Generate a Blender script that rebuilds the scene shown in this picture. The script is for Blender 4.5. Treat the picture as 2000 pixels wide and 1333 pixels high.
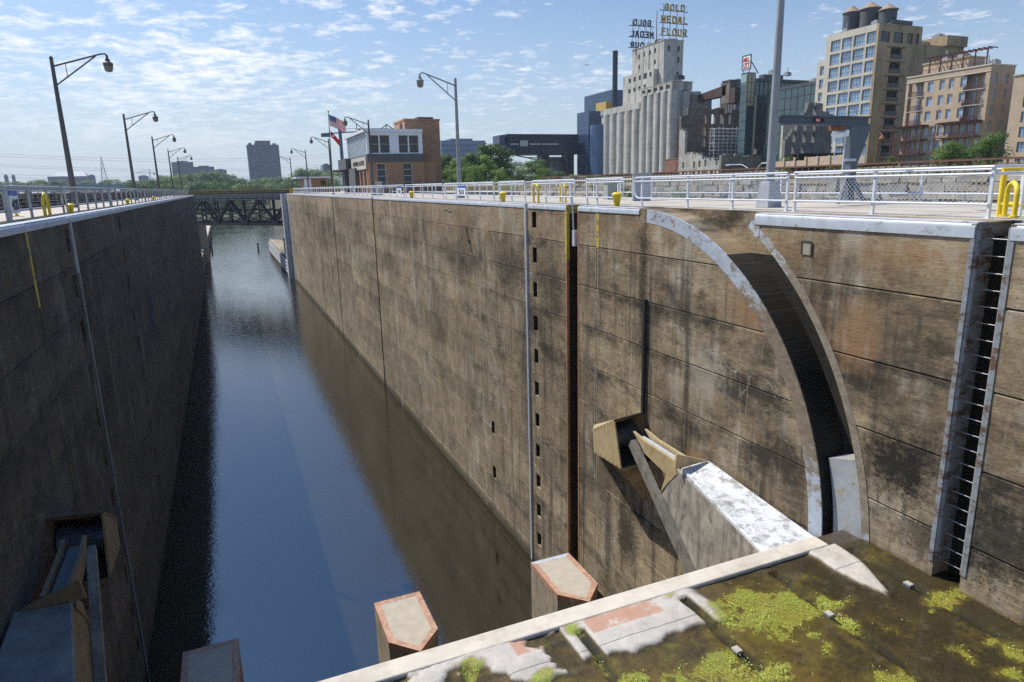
import bpy, bmesh, math, random
from mathutils import Vector as V, Matrix
random.seed(7)
R = math.radians
S = bpy.context.scene
COL = S.collection
for o in list(bpy.data.objects): bpy.data.objects.remove(o)
# ---------------------------------------------------------------- camera
FPX = 1310.44
YAW, PITCH, ROLL = R(22.679), R(13.2135), R(-1.4246)
_f = V((math.sin(YAW)*math.cos(PITCH), math.cos(YAW)*math.cos(PITCH), -math.sin(PITCH)))
_r = V((math.cos(YAW), -math.sin(YAW), 0)); _u = _r.cross(_f)
CR = _r*math.cos(ROLL)+_u*math.sin(ROLL); CU = -_r*math.sin(ROLL)+_u*math.cos(ROLL); CF = _f
cam = bpy.data.cameras.new('camera'); camo = bpy.data.objects.new('camera', cam); COL.objects.link(camo)
m = Matrix.Identity(4)
for i in range(3):
    m[i][0] = CR[i]; m[i][1] = CU[i]; m[i][2] = -CF[i]
camo.matrix_world = m
cam.sensor_width = 36; cam.lens = FPX/2000*36; cam.clip_start = .05; cam.clip_end = 20000
S.camera = camo
S.render.resolution_x, S.render.resolution_y = 1024, 682
def W(px, py, x=None, y=None, z=None):
    """measured point of the photograph (2000 px wide) on a known plane of the place"""
    d = CF + CR*((px-1000)/FPX) - CU*((py-666.5)/FPX)
    if x is not None: return d*(x/d.x)
    if y is not None: return d*(y/d.y)
    return d*(z/d.z)
# ---------------------------------------------------------------- light
SUN_EL, SUN_AZ = R(52.9), R(-35.0)      # azimuth from +Y (down the lock) towards +X
world = bpy.data.worlds.new('World'); S.world = world; world.use_nodes = True
S.view_settings.view_transform = 'Standard'; S.view_settings.look = 'None'
S.view_settings.exposure = 0.22; S.view_settings.gamma = 1
sun = bpy.data.lights.new('sun', 'SUN'); sun.energy = 5.0; sun.angle = R(.5); sun.color = (1, .94, .85)
suno = bpy.data.objects.new('sun', sun); COL.objects.link(suno)
SD = V((math.sin(SUN_AZ)*math.cos(SUN_EL), math.cos(SUN_AZ)*math.cos(SUN_EL), math.sin(SUN_EL)))
suno.rotation_euler = (-SD).to_track_quat('-Z', 'Y').to_euler(); suno.location = (0, 0, 60)
S.cycles.max_bounces = 6; S.cycles.diffuse_bounces = 3; S.cycles.glossy_bounces = 3
S.cycles.transmission_bounces = 3; S.cycles.transparent_max_bounces = 6; S.cycles.volume_bounces = 0
S.cycles.use_denoising = False; S.cycles.sample_clamp_indirect = 1.2; S.cycles.caustics_reflective = False; S.cycles.caustics_refractive = False
# ---------------------------------------------------------------- node helpers
def nd(t, typ, ins=None, **at):
    n = t.nodes.new(typ)
    for k, v in at.items(): setattr(n, k, v)
    for k, v in (ins or {}).items():
        if isinstance(v, bpy.types.NodeSocket): t.links.new(v, n.inputs[k])
        else: n.inputs[k].default_value = v
    return n
def c4(c): return c if isinstance(c, bpy.types.NodeSocket) else (c[0], c[1], c[2], 1)
def mth(t, op, a, b=0.0, c=None):
    ins = {0: a, 1: b}
    if c is not None: ins[2] = c
    return nd(t, 'ShaderNodeMath', ins, operation=op).outputs[0]
def mixc(t, f, a, b, mode='MIX'):
    return nd(t, 'ShaderNodeMix', {0: f, 6: c4(a), 7: c4(b)}, data_type='RGBA', blend_type=mode).outputs[2]
def mapr(t, v, a, b, c=0.0, d=1.0):
    return nd(t, 'ShaderNodeMapRange', {0: v, 1: a, 2: b, 3: c, 4: d}).outputs[0]
def pos(t, sc=(1, 1, 1), loc=(0, 0, 0), obj=False):
    p = nd(t, 'ShaderNodeTexCoord').outputs['Object'] if obj else nd(t, 'ShaderNodeNewGeometry').outputs['Position']
    return nd(t, 'ShaderNodeMapping', {'Vector': p, 'Scale': sc, 'Location': loc}).outputs[0]
def noise(t, vec, sc=1.0, det=4.0, ro=.6, dist=0.0):
    return nd(t, 'ShaderNodeTexNoise', {'Vector': vec, 'Scale': sc, 'Detail': det, 'Roughness': ro, 'Distortion': dist}).outputs[0]
def newmat(name):
    mt = bpy.data.materials.new(name); mt.use_nodes = True
    t = mt.node_tree; b = t.nodes['Principled BSDF']
    return mt, t, b
def bump(t, b, h, st=.3, dist=.02):
    n = nd(t, 'ShaderNodeBump', {'Height': h, 'Strength': st, 'Distance': dist}).outputs[0]
    t.links.new(n, b.inputs['Normal'])
def pm(name, col, rough=.6, metal=0.0, var=.25, sc=2.0, dirt=None, dirt_amt=.5, bmp=.15, streak=0.0, obj=False, spec=.5, band=0.0):
    """plain surface with uneven tone, dirt and vertical streaks"""
    mt, t, b = newmat(name)
    n1 = noise(t, pos(t, obj=obj), sc, 6, .65)
    k = mapr(t, n1, .3, .7, 1-var, 1+var)
    c = mixc(t, 1.0, col, nd(t, 'ShaderNodeCombineColor', {0: k, 1: k, 2: k}).outputs[0], 'MULTIPLY')
    if dirt:
        n2 = noise(t, pos(t, (1, 1, .6), obj=obj), sc*2.7, 8, .7)
        c = mixc(t, mapr(t, n2, .52, .66, 0, dirt_amt), c, dirt)
    if streak:
        n3 = noise(t, pos(t, (1, 1, .06), obj=obj), sc*3, 5, .6)
        c = mixc(t, mapr(t, n3, .5, .7, 0, streak), c, (.03, .028, .025))
    if band:
        k2 = mapr(t, noise(t, pos(t, (.05, .05, 1)), 1.3, 5, .8), .3, .7, 1-band, 1+band)
        c = mixc(t, 1.0, c, nd(t, 'ShaderNodeCombineColor', {0: k2, 1: k2, 2: k2}).outputs[0], 'MULTIPLY')
    t.links.new(c, b.inputs['Base Color'])
    b.inputs['Roughness'].default_value = rough; b.inputs['Metallic'].default_value = metal
    b.inputs['Specular IOR Level'].default_value = spec
    if bmp: bump(t, b, noise(t, pos(t, obj=obj), sc*12, 5, .6), bmp, .01)
    return mt
# ---------------------------------------------------------------- mesh helpers
ROOT = {}
class MB:
    def __init__(s): s.v = []; s.f = []; s.m = []; s.cur = 0
    def add(s, vs, fs):
        o = len(s.v); s.v += [V(v) for v in vs]
        s.f += [tuple(i+o for i in f) for f in fs]; s.m += [s.cur]*len(fs); return s
    def box(s, x0, x1, y0, y1, z0, z1):
        return s.add([(x0,y0,z0),(x1,y0,z0),(x1,y1,z0),(x0,y1,z0),(x0,y0,z1),(x1,y0,z1),(x1,y1,z1),(x0,y1,z1)],
                     [(0,3,2,1),(4,5,6,7),(0,1,5,4),(1,2,6,5),(2,3,7,6),(3,0,4,7)])
    def prism(s, poly, ax, a, b):
        n = len(poly)
        def pt(p, k): return (k,p[0],p[1]) if ax == 'x' else (p[0],k,p[1]) if ax == 'y' else (p[0],p[1],k)
        vs = [pt(p, a) for p in poly]+[pt(p, b) for p in poly]
        return s.add(vs, [tuple(range(n)), tuple(range(2*n-1, n-1, -1))]+[(i, (i+1) % n, n+(i+1) % n, n+i) for i in range(n)])
    def solid(s, vs, fs): return s.add(vs, fs)
    def bar(s, p, q, w, h=None, up=(0, 0, 1)):
        p, q = V(p), V(q); h = h or w; d = (q-p).normalized(); up = V(up)
        if abs(d.dot(up)) > .98: up = V((0, 1, 0))
        a = d.cross(up).normalized()*w/2; b = a.cross(d).normalized()*h/2
        vs = [p-a-b, p+a-b, p+a+b, p-a+b, q-a-b, q+a-b, q+a+b, q-a+b]
        return s.add(vs, [(0,3,2,1),(4,5,6,7),(0,1,5,4),(1,2,6,5),(2,3,7,6),(3,0,4,7)])
    def tube(s, pts, r, n=8):
        pts = [V(p) for p in pts]; k = len(pts); rs = r if isinstance(r, (list, tuple)) else [r]*k
        d0 = (pts[1]-pts[0]).normalized(); ref = V((0, 0, 1)) if abs(d0.z) < .9 else V((1, 0, 0))
        a = d0.cross(ref).normalized(); vs = []
        for i, p in enumerate(pts):
            d = (pts[min(i+1, k-1)]-pts[max(i-1, 0)]).normalized()
            a = (a-d*a.dot(d)).normalized(); b = d.cross(a)
            vs += [p+(a*math.cos(6.28319*j/n)+b*math.sin(6.28319*j/n))*rs[i] for j in range(n)]
        fs = [(i*n+j, i*n+(j+1) % n, (i+1)*n+(j+1) % n, (i+1)*n+j) for i in range(k-1) for j in range(n)]
        return s.add(vs, fs+[tuple(range(n-1, -1, -1)), tuple(range((k-1)*n, k*n))])
    def lathe(s, prof, c, n=24, ax='z'):
        c = V(c); vs = []
        for r, h in prof:
            for j in range(n):
                u, w = r*math.cos(6.28319*j/n), r*math.sin(6.28319*j/n)
                vs.append(c+(V((u, w, h)) if ax == 'z' else V((h, u, w)) if ax == 'x' else V((u, h, w))))
        k = len(prof)
        fs = [(i*n+j, i*n+(j+1) % n, (i+1)*n+(j+1) % n, (i+1)*n+j) for i in range(k-1) for j in range(n)]
        return s.add(vs, fs+[tuple(range(n-1, -1, -1)), tuple(range((k-1)*n, k*n))])
    def quad(s, *p): return s.add(p, [tuple(range(len(p)))])
    def build(s, name, mats, parent=None, origin=None, smooth=False, fix=True, bevel=0):
        if not isinstance(mats, (list, tuple)): mats = [mats]
        off = V(origin) if origin is not None else V((0, 0, 0))
        if parent is not None: off = ROOT.get(parent.name, V((0, 0, 0)))
        me = bpy.data.meshes.new(name)
        me.from_pydata([v-off for v in s.v], [], s.f)
        for mt in mats: me.materials.append(mt)
        for p, k in zip(me.polygons, s.m): p.material_index = k
        if fix:
            bm = bmesh.new(); bm.from_mesh(me); bmesh.ops.recalc_face_normals(bm, faces=bm.faces); bm.to_mesh(me); bm.free()
        if smooth:
            for p in me.polygons: p.use_smooth = True
        o = bpy.data.objects.new(name, me); COL.objects.link(o)
        if parent is not None: o.parent = parent; ROOT[o.name] = off
        else: o.location = off; ROOT[o.name] = off
        if smooth and smooth != 'all':
            try: me.set_sharp_from_angle(angle=R(40))
            except Exception: pass
        if bevel:
            b = o.modifiers.new('bevel', 'BEVEL'); b.width = bevel; b.segments = 2; b.limit_method = 'ANGLE'
        return o
def tag(o, label, cat, group=None):
    o['label'] = label; o['category'] = cat
    if group: o['group'] = group
    return o
def thing(name, label, cat, loc=(0, 0, 0), group=None):
    o = bpy.data.objects.new(name, None); COL.objects.link(o); o.location = loc
    o.empty_display_size = .2; ROOT[o.name] = V(loc)
    return tag(o, label, cat, group)
def struct(o, kind='structure'): o['kind'] = kind; return o
def copy_tree(o, parent=None):
    c = o.copy(); COL.objects.link(c)
    if parent is not None: c.parent = parent
    for ch in list(o.children): copy_tree(ch, c)
    return c
def text_mb(mb, body, size, org, ux, uz, depth, mirror=False, fit=None):
    """letters as solid mesh: origin lower left, ux along the line, uz up"""
    cu = bpy.data.curves.new('letters', 'FONT'); cu.body = body; cu.size = size; cu.extrude = depth/2; cu.resolution_u = 3
    cu.offset = size*.022
    ob = bpy.data.objects.new('letters', cu); COL.objects.link(ob)
    bpy.context.view_layer.update()
    me = bpy.data.meshes.new_from_object(ob.evaluated_get(bpy.context.evaluated_depsgraph_get()))
    bpy.data.objects.remove(ob)
    xs = [v.co.x for v in me.vertices]; x0, x1 = min(xs), max(xs)
    ys = [v.co.y for v in me.vertices]; y0, y1 = min(ys), max(ys)
    ux, uz, org = V(ux).normalized(), V(uz).normalized(), V(org); un = ux.cross(uz)
    kx, ky = 1, 1
    if fit: kx = fit[0]/(x1-x0); ky = fit[1]/(y1-y0)
    mb.add([org+ux*((v.co.x-x0)*kx)+uz*((v.co.y-y0)*ky)+un*v.co.z for v in me.vertices], [tuple(p.vertices) for p in me.polygons])
_c = .26
GLY = {'O': [[(_c,0),(1-_c,0),(1,_c),(1,1-_c),(1-_c,1),(_c,1),(0,1-_c),(0,_c),(_c,0)]], 'D': [[(0,0),(1-_c,0),(1,_c),(1,1-_c),(1-_c,1),(0,1),(0,0)]],
 'G': [[(1,.74),(1,1-_c),(1-_c,1),(_c,1),(0,1-_c),(0,_c),(_c,0),(1-_c,0),(1,_c),(1,.45),(.55,.45)]], 'L': [[(0,1),(0,0),(1,0)]], 'E': [[(1,1),(0,1),(0,0),(1,0)],[(0,.52),(.75,.52)]],
 'M': [[(0,0),(0,1),(.5,.4),(1,1),(1,0)]], 'A': [[(0,0),(.35,1),(.65,1),(1,0)],[(.17,.34),(.83,.34)]], 'F': [[(1,1),(0,1),(0,0)],[(0,.52),(.75,.52)]],
 'U': [[(0,1),(0,_c),(_c,0),(1-_c,0),(1,_c),(1,1)]], 'R': [[(0,0),(0,1),(1-_c,1),(1,1-_c),(1,.7),(1-_c,.46),(0,.46)],[(.5,.46),(1,0)]]}
def block_text(mb, word, org, ux, uz, tw, h, depth):
    """open-frame block letters built from chamfered strokes"""
    ux, uz, org = V(ux), V(uz), V(org); un = ux.cross(uz); cell = tw/len(word); w = cell*.76; st = w*.27; q = 0
    for i, ch in enumerate(word):
        o = org+ux*(cell*i+(cell-w)/2)
        for line in GLY[ch]:
            P = [o+ux*(st/2+x*(w-st))+uz*(st/2+y*(h-st)) for x, y in line]
            for a, b in zip(P, P[1:]):
                q += 1; d = (b-a).normalized()*st*.42; e = un*(.012*(q % 5)); mb.bar(a-d+e, b+d+e, depth, st, up=un.cross((b-a).normalized()))
def wall_holes(mb, ax, plane, th, u0, u1, z0, z1, holes):
    us = sorted({u0, u1} | {max(u0, min(u1, h[i])) for h in holes for i in (0, 1)})
    zs = sorted({z0, z1} | {max(z0, min(z1, h[i])) for h in holes for i in (2, 3)})
    for za, zb in zip(zs, zs[1:]):
        run = None
        for ua, ub in list(zip(us, us[1:]))+[(None, None)]:
            solid = ua is not None and not any(h[0] <= (ua+ub)/2 <= h[1] and h[2] <= (za+zb)/2 <= h[3] for h in holes)
            if solid: run = (run[0] if run else ua, ub)
            elif run:
                if ax == 'x': mb.box(plane, plane+th, run[0], run[1], za, zb)
                else: mb.box(run[0], run[1], plane, plane+th, za, zb)
                run = None
def window_parts(parent, ax, plane, rects, frame, glass, nc=2, nr=2, fw=.07, inset=.22, name='window'):
    cache = {}
    for (u0, u1, z0, z1) in rects:
        w, h = round(u1-u0, 2), round(z1-z0, 2)
        if (w, h) not in cache:
            mb = MB()
            def bx(a, b, c, d, p, q):
                if ax == 'x': mb.box(p, q, a, b, c, d)
                else: mb.box(a, b, p, q, c, d)
            mb.cur = 1; bx(fw, w-fw, fw, h-fw, inset+.04, inset+.07); mb.cur = 0
            bx(0, fw, 0, h, inset, inset+.1); bx(w-fw, w, 0, h, inset, inset+.1)
            bx(fw, w-fw, 0, fw, inset, inset+.1); bx(fw, w-fw, h-fw, h, inset, inset+.1)
            for i in range(1, nc): bx(w*i/nc-fw*.35, w*i/nc+fw*.35, fw, h-fw, inset+.01, inset+.09)
            for i in range(1, nr): bx(fw, w-fw, h*i/nr-fw*.35, h*i/nr+fw*.35, inset+.015, inset+.085)
            me_o = mb.build(name, [frame, glass]); cache[(w, h)] = me_o
            o = me_o; ROOT.pop(o.name, None)
        else:
            o = cache[(w, h)].copy(); COL.objects.link(o)
        o.parent = parent
        o.location = V((plane, u0, z0) if ax == 'x' else (u0, plane, z0))-ROOT[parent.name]
# ---------------------------------------------------------------- sky with thin broken cloud
t = world.node_tree; bg = t.nodes['Background']
sky = nd(t, 'ShaderNodeTexSky', sky_type='NISHITA', sun_disc=False, sun_elevation=SUN_EL, sun_rotation=SUN_AZ, altitude=250, air_density=1.0, dust_density=1.2, ozone_density=1.6)
g = nd(t, 'ShaderNodeTexCoord').outputs['Generated']
sep = nd(t, 'ShaderNodeSeparateXYZ', {0: g})
zz = mth(t, 'MAXIMUM', sep.outputs[2], 0.0)
den = mth(t, 'ADD', zz, .13)
px = mth(t, 'DIVIDE', sep.outputs[0], den); py = mth(t, 'DIVIDE', sep.outputs[1], den)
cv = nd(t, 'ShaderNodeCombineXYZ', {0: px, 1: py, 2: 0.0}).outputs[0]
rot = nd(t, 'ShaderNodeMapping', {'Vector': cv, 'Rotation': (0, 0, R(24)), 'Scale': (1, .95, 1)}).outputs[0]
big = noise(t, rot, .8, 3, .5, .3)
fine = noise(t, rot, 6.5, 8, .64, .25)
rip = noise(t, nd(t, 'ShaderNodeMapping', {'Vector': rot, 'Scale': (1, 1.25, 1), 'Location': (3, 1, 0)}).outputs[0], 14.0, 5, .6, .3)
cl = mth(t, 'ADD', mth(t, 'MULTIPLY', fine, .62), mth(t, 'MULTIPLY', rip, .38))
left = mth(t, 'MULTIPLY', sep.outputs[0], -.13)
cl = mth(t, 'ADD', cl, mth(t, 'ADD', mth(t, 'MULTIPLY', mth(t, 'SUBTRACT', big, .5), .62), left))
cov = mth(t, 'MULTIPLY', mapr(t, cl, .472, .66, 0, .84), mth(t, 'MULTIPLY', mapr(t, zz, .02, .16, 0, 1), mapr(t, zz, .24, .36, 1, .06)))
skyc = mixc(t, 1.0, sky.outputs[0], nd(t, 'ShaderNodeCombineColor', {0: mapr(t, zz, .25, .6, .96, .85), 1: mapr(t, zz, .25, .6, 1.05, 1.35), 2: mapr(t, zz, .25, .6, 1.15, 1.85)}).outputs[0], 'MULTIPLY')
cloudc = nd(t, 'ShaderNodeCombineColor', {0: 10.2, 1: 10.1, 2: 10.0}).outputs[0]
haze_c = nd(t, 'ShaderNodeCombineColor', {0: 4.9, 1: 5.7, 2: 6.8}).outputs[0]
skyc = mixc(t, mapr(t, zz, .0, .24, .80, 0), skyc, haze_c)
out = mixc(t, cov, skyc, cloudc)
t.links.new(out, bg.inputs['Color']); bg.inputs['Strength'].default_value = .10
# ---------------------------------------------------------------- materials
def lockwall_mat(name, lo, hi, shade=1.0, dark=.6, spots=()):
    mt, t, b = newmat(name)
    p = nd(t, 'ShaderNodeNewGeometry').outputs['Position']
    xyz = nd(t, 'ShaderNodeSeparateXYZ', {0: p}); Y, Z = xyz.outputs[1], xyz.outputs[2]
    lift = mth(t, 'FLOOR', mth(t, 'DIVIDE', mth(t, 'ADD', Z, .8), 1.52))
    pour = mth(t, 'FLOOR', mth(t, 'DIVIDE', mth(t, 'ADD', Y, 6.3), 13.4))
    wn = nd(t, 'ShaderNodeTexWhiteNoise', {0: nd(t, 'ShaderNodeCombineXYZ', {0: lift, 1: pour, 2: 3.0}).outputs[0]}, noise_dimensions='3D').outputs[0]
    def mp(sy, sz, l=0.0): return nd(t, 'ShaderNodeMapping', {'Vector': p, 'Scale': (.2, sy, sz), 'Location': (0, l, l*1.7)}).outputs[0]
    largen = noise(t, mp(.16, .3), 1, 5, .6)
    boards = noise(t, mp(2.0, 14), 1, 6, .74)
    boards2 = noise(t, mp(2.6, 34, 4), 1, 4, .7)
    grain = noise(t, mp(7, 9, 2), 1, 9, .82)
    drip = noise(t, mp(2.6, .16, 7), 1, 6, .62)
    drip2 = noise(t, mp(7.5, .3, 11), 1, 5, .6)
    blot = noise(t, mp(.38, .75, 21), 1, 9, .76)
    rust = noise(t, mp(.6, 3.2, 31), 1, 6, .7)
    pale = noise(t, mp(.7, .35, 41), 1, 7, .75)
    c = mixc(t, mapr(t, largen, .3, .7), lo, hi)
    c = mixc(t, mapr(t, Z, -18.0, -7.0, .65, 0), c, tuple(x*.5+y*.5 for x, y in zip(hi, (.23*shade, .215*shade, .175*shade))))
    k = mapr(t, boards, .25, .75, .68, 1.30); k = mth(t, 'MULTIPLY', k, mapr(t, boards2, .3, .7, .86, 1.14)); k = mth(t, 'MULTIPLY', k, mapr(t, noise(t, mp(1.3, 1.5, 51), 1, 8, .75), .3, .7, .70, 1.3))
    k = mth(t, 'MULTIPLY', k, mapr(t, grain, .3, .7, .62, 1.38)); k = mth(t, 'MULTIPLY', k, mapr(t, wn, 0, 1, .8, 1.18))
    c = mixc(t, 1.0, c, nd(t, 'ShaderNodeCombineColor', {0: k, 1: k, 2: k}).outputs[0], 'MULTIPLY')
    top = mapr(t, Z, -4.4, -1.2, .12, .75)
    c = mixc(t, mth(t, 'MULTIPLY', mapr(t, rust, .48, .68, 0, .9), top), c, (.30*shade, .165*shade, .085*shade))
    c = mixc(t, mapr(t, pale, .52, .68, 0, .7), c, (.42*shade, .375*shade, .29*shade))
    # black growth: strongest in the mid lifts, in runs below the joints
    frac = mth(t, 'FRACT', mth(t, 'DIVIDE', mth(t, 'ADD', Z, .8), 1.52))
    band = mapr(t, frac, .55, 1.0, -.03, .05)
    midz = mth(t, 'MULTIPLY', mapr(t, Z, -2.0, -3.6), mapr(t, Z, -11.0, -7.0))
    bl = mth(t, 'ADD', blot, mth(t, 'ADD', band, mth(t, 'MULTIPLY', midz, .05)))
    far = mapr(t, Y, 22, 42, 1, .5)
    c = mixc(t, mth(t, 'MULTIPLY', mapr(t, bl, .50, .66, 0, dark), far), c, (.024, .022, .019))
    c = mixc(t, mth(t, 'MULTIPLY', mapr(t, drip, .52, .66, 0, dark*.8), mth(t, 'MULTIPLY', far, mapr(t, Z, -1.2, -3.0))), c, (.032, .028, .024))
    c = mixc(t, mth(t, 'MULTIPLY', mapr(t, drip2, .60, .70, 0, .5), mapr(t, Z, -2.0, -6.0)), c, (.34*shade, .32*shade, .27*shade))
    c = mixc(t, mapr(t, mth(t, 'ADD', Z, mth(t, 'MULTIPLY', grain, .5)), -17.75, -17.3, .8, 0), c, (.05, .045, .03))
    vec = nd(t, 'ShaderNodeMapping', {'Vector': p, 'Scale': (.1, 1, 1)}).outputs[0]
    vec = nd(t, 'ShaderNodeVectorMath', {0: vec, 1: nd(t, 'ShaderNodeVectorMath', {0: nd(t, 'ShaderNodeTexNoise', {'Vector': p, 'Scale': 1.1, 'Detail': 6.0}).outputs[1], 3: 1.6}, operation='SCALE').outputs[0]}, operation='ADD').outputs[0]
    vo = nd(t, 'ShaderNodeTexVoronoi', {'Vector': vec, 'Scale': .33}, feature='DISTANCE_TO_EDGE').outputs[0]
    crack = mth(t, 'MULTIPLY', mapr(t, vo, .004, .010, 1, 0), mapr(t, largen, .5, .56, 0, .75))
    c = mixc(t, crack, c, mixc(t, mapr(t, rust, .4, .6), (.035, .03, .025), (.36*shade, .33*shade, .28*shade)))
    pv = nd(t, 'ShaderNodeTexVoronoi', {'Vector': nd(t, 'ShaderNodeMapping', {'Vector': p, 'Scale': (.3, 1, 1)}).outputs[0], 'Scale': 5.5}).outputs[0]
    c = mixc(t, mth(t, 'MULTIPLY', mapr(t, pv, .06, .11, .8, 0), mapr(t, pale, .42, .5, 0, 1)), c, (.03, .026, .022))
    if len(spots) > 8:
        for y_ in (33.86, 47.6, 54, 73.5, 91, 21.3):
            d = mth(t, 'ABSOLUTE', mth(t, 'SUBTRACT', Y, mth(t, 'ADD', y_, mth(t, 'MULTIPLY', mth(t, 'SUBTRACT', grain, .5), .06))))
            c = mixc(t, mth(t, 'MULTIPLY', mapr(t, d, .04+y_*.0012, .07+y_*.002, .6, 0), mapr(t, pale, .4, .55)), c, (.44, .41, .35))
    for (sy, sz, ry, rz, colr, amt) in spots:
        dy = mth(t, 'DIVIDE', mth(t, 'SUBTRACT', Y, sy), ry); dz = mth(t, 'DIVIDE', mth(t, 'SUBTRACT', Z, sz), rz)
        d = mth(t, 'SQRT', mth(t, 'ADD', mth(t, 'MULTIPLY', dy, dy), mth(t, 'MULTIPLY', dz, dz)))
        nz = mth(t, 'ADD', mth(t, 'MULTIPLY', mth(t, 'SUBTRACT', grain, .5), 2.6), mth(t, 'MULTIPLY', mth(t, 'SUBTRACT', drip, .5), 1.6))
        c = mixc(t, mapr(t, mth(t, 'ADD', d, nz), .35, 1.0, amt, 0), c, colr)
    t.links.new(c, b.inputs['Base Color']); b.inputs['Roughness'].default_value = .9
    b.inputs['Specular IOR Level'].default_value = .2
    h = mth(t, 'ADD', mth(t, 'MULTIPLY', boards, .8), mth(t, 'ADD', mth(t, 'MULTIPLY', boards2, .35), mth(t, 'MULTIPLY', grain, .6)))
    bump(t, b, h, .6, .03)
    return mt
BK, PL, RU = (.018, .016, .014), (.42, .37, .28), (.33, .17, .08)
SPOTS = [(8.9, -5.9, 1.0, .9, BK, .95), (6.7, -6.6, .8, 1.0, BK, .8), (7.9, -7.2, 1.2, .5, BK, .6), (11.9, -6.9, 1.0, .55, (.045, .034, .025), .85), (18.3, -3.6, .32, 2.6, BK, .75), (18.3, -1.9, .5, 1.0, BK, .6), (15.1, -5.4, 1.2, .9, PL, .5),
 (12.9, -3.3, 1.6, .7, RU, .5), (10.2, -3.4, .8, 1.0, RU, .55), (9.7, -1.6, 1.5, .5, RU, .4), (15.4, -8.2, .7, .35, RU, .6), (25.2, -4.4, 1.4, 1.6, BK, .5), (29.5, -4.3, 2.2, 1.3, BK, .55), (38, -3.9, 4.5, 1.1, BK, .45), (52, -4.0, 6, 1.2, BK, .45), (19.0, -12.6, .9, 1.6, BK, .8), (20.3, -13.5, .35, 2.5, BK, .6), (35.2, -15.4, .6, 1.3, PL, .7), (16.4, -6.2, .5, .8, PL, .5), (27.9, -9, .35, 6, BK, .45), (70, -4.5, 7, 1.6, BK, .4), (90, -4.6, 9, 1.5, BK, .4)]
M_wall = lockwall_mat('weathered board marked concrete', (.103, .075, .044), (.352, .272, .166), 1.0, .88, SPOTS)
M_wall_l = lockwall_mat('shade darkened damp concrete', (.066, .052, .037), (.128, .100, .073), .5, .6, [(46, -7.2, 2.6, 2.2, (.03, .034, .045), .8), (40, -8.5, .5, 2.0, PL, .2), (30, -6.5, .35, 3, PL, .15), (33, -9, .3, 3, PL, .15)])  # shaded copy of the right wall: shade and damp put into darker tones
M_shade_c = lockwall_mat('shade black stained concrete', (.017, .015, .012), (.032, .028, .022), .12, .6)  # recess shade, with some staining, put into a near-black base colour
M_joint = pm('joint filler', (.03, .026, .022), .95)
def paint_mat(name, col, under, thr=.56, rough=.45, zfade=None):
    mt, t, b = newmat(name)
    n = noise(t, pos(t, (1.2, 1.2, 2.2)), 2.2, 8, .72); n2 = noise(t, pos(t, (1, 1, 1)), 14, 4, .7)
    k = mth(t, 'ADD', n, mth(t, 'MULTIPLY', mth(t, 'SUBTRACT', n2, .5), .22))
    if zfade:
        z = nd(t, 'ShaderNodeSeparateXYZ', {0: nd(t, 'ShaderNodeNewGeometry').outputs['Position']}).outputs[2]
        mid = mth(t, 'MULTIPLY', mapr(t, z, zfade[0], zfade[1]), mapr(t, z, zfade[3], zfade[2]))
        k = mth(t, 'ADD', k, mth(t, 'MULTIPLY', mid, .35))
    tone = mapr(t, noise(t, pos(t), 3, 4), .3, .7, .85, 1.12)
    base = mixc(t, 1.0, col, nd(t, 'ShaderNodeCombineColor', {0: tone, 1: tone, 2: tone}).outputs[0], 'MULTIPLY')
    um = mapr(t, noise(t, pos(t, (1, 1, 1.6)), 4.5, 8, .75), .3, .7, .55, 1.4)
    under = mixc(t, 1.0, under, nd(t, 'ShaderNodeCombineColor', {0: um, 1: um, 2: um}).outputs[0], 'MULTIPLY')
    c = mixc(t, mapr(t, k, thr-.02, thr+.09), base, under)
    t.links.new(c, b.inputs['Base Color']); b.inputs['Roughness'].default_value = rough
    bump(t, b, k, .25, .01)
    return mt
M_cope = paint_mat('chipped pale coping paint', (.43, .46, .50), (.22, .19, .155), .585, .45)
M_band = paint_mat('flaking pale steel band', (.38, .415, .46), (.21, .165, .115), .54, .5, (-2.6, -4.2, -5.2, -7.4))
M_band2 = paint_mat('worn outer band', (.42, .44, .46), (.24, .195, .14), .46, .55, (-2.0, -3.0, -6.0, -8.0))
M_plate = paint_mat('grey steel plate', (.33, .35, .37), (.34, .29, .20), .54, .45)
M_galv = pm('galvanised steel', (.56, .60, .66), .38, .35, .15, 6, (.25, .22, .19), .25, .08)
M_galv_d = pm('dull steel', (.22, .24, .27), .42, .6, .25, 5, (.10, .06, .04), .4)
M_lad = paint_mat('rusting pale ladder guard', (.25, .265, .275), (.12, .07, .042), .50, .55)
M_rust = pm('rusted steel', (.22, .10, .048), .8, .1, .4, 5, (.08, .04, .025), .6, .3)
M_rustd = pm('dark rusted steel', (.07, .04, .028), .8, .1, .4, 4, (.02, .015, .012), .6, .3)
M_orange = pm('orange brown edge steel', (.36, .20, .13), .7, .0, .3, 2.2, (.55, .40, .31), .85, .2)
M_yellow = pm('safety yellow paint', (.72, .52, .02), .45, 0, .15, 5, (.30, .2, .05), .35, .05)
M_yelw = paint_mat('worn yellow stripe', (.50, .38, .04), (.16, .12, .07), .52, .6)
M_white = pm('white paint', (.80, .82, .84), .4, 0, .06, 4, (.5, .45, .4), .2, .03)
M_railw = pm('bright galvanised rail', (.66, .68, .72), .35, .15, .08, 4, (.55, .52, .5), .25, .03)
M_raill = pm('weathered grey rail', (.36, .37, .39), .45, .3, .15, 4, (.15, .13, .12), .3, .05)
M_pole = pm('grey lamp pole paint', (.27, .275, .29), .5, .1, .15, 2, (.12, .11, .10), .3, .05)
M_poled = pm('dark lamp pole paint', (.10, .095, .09), .55, .1, .2, 2, (.05, .045, .04), .3, .05)
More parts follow.
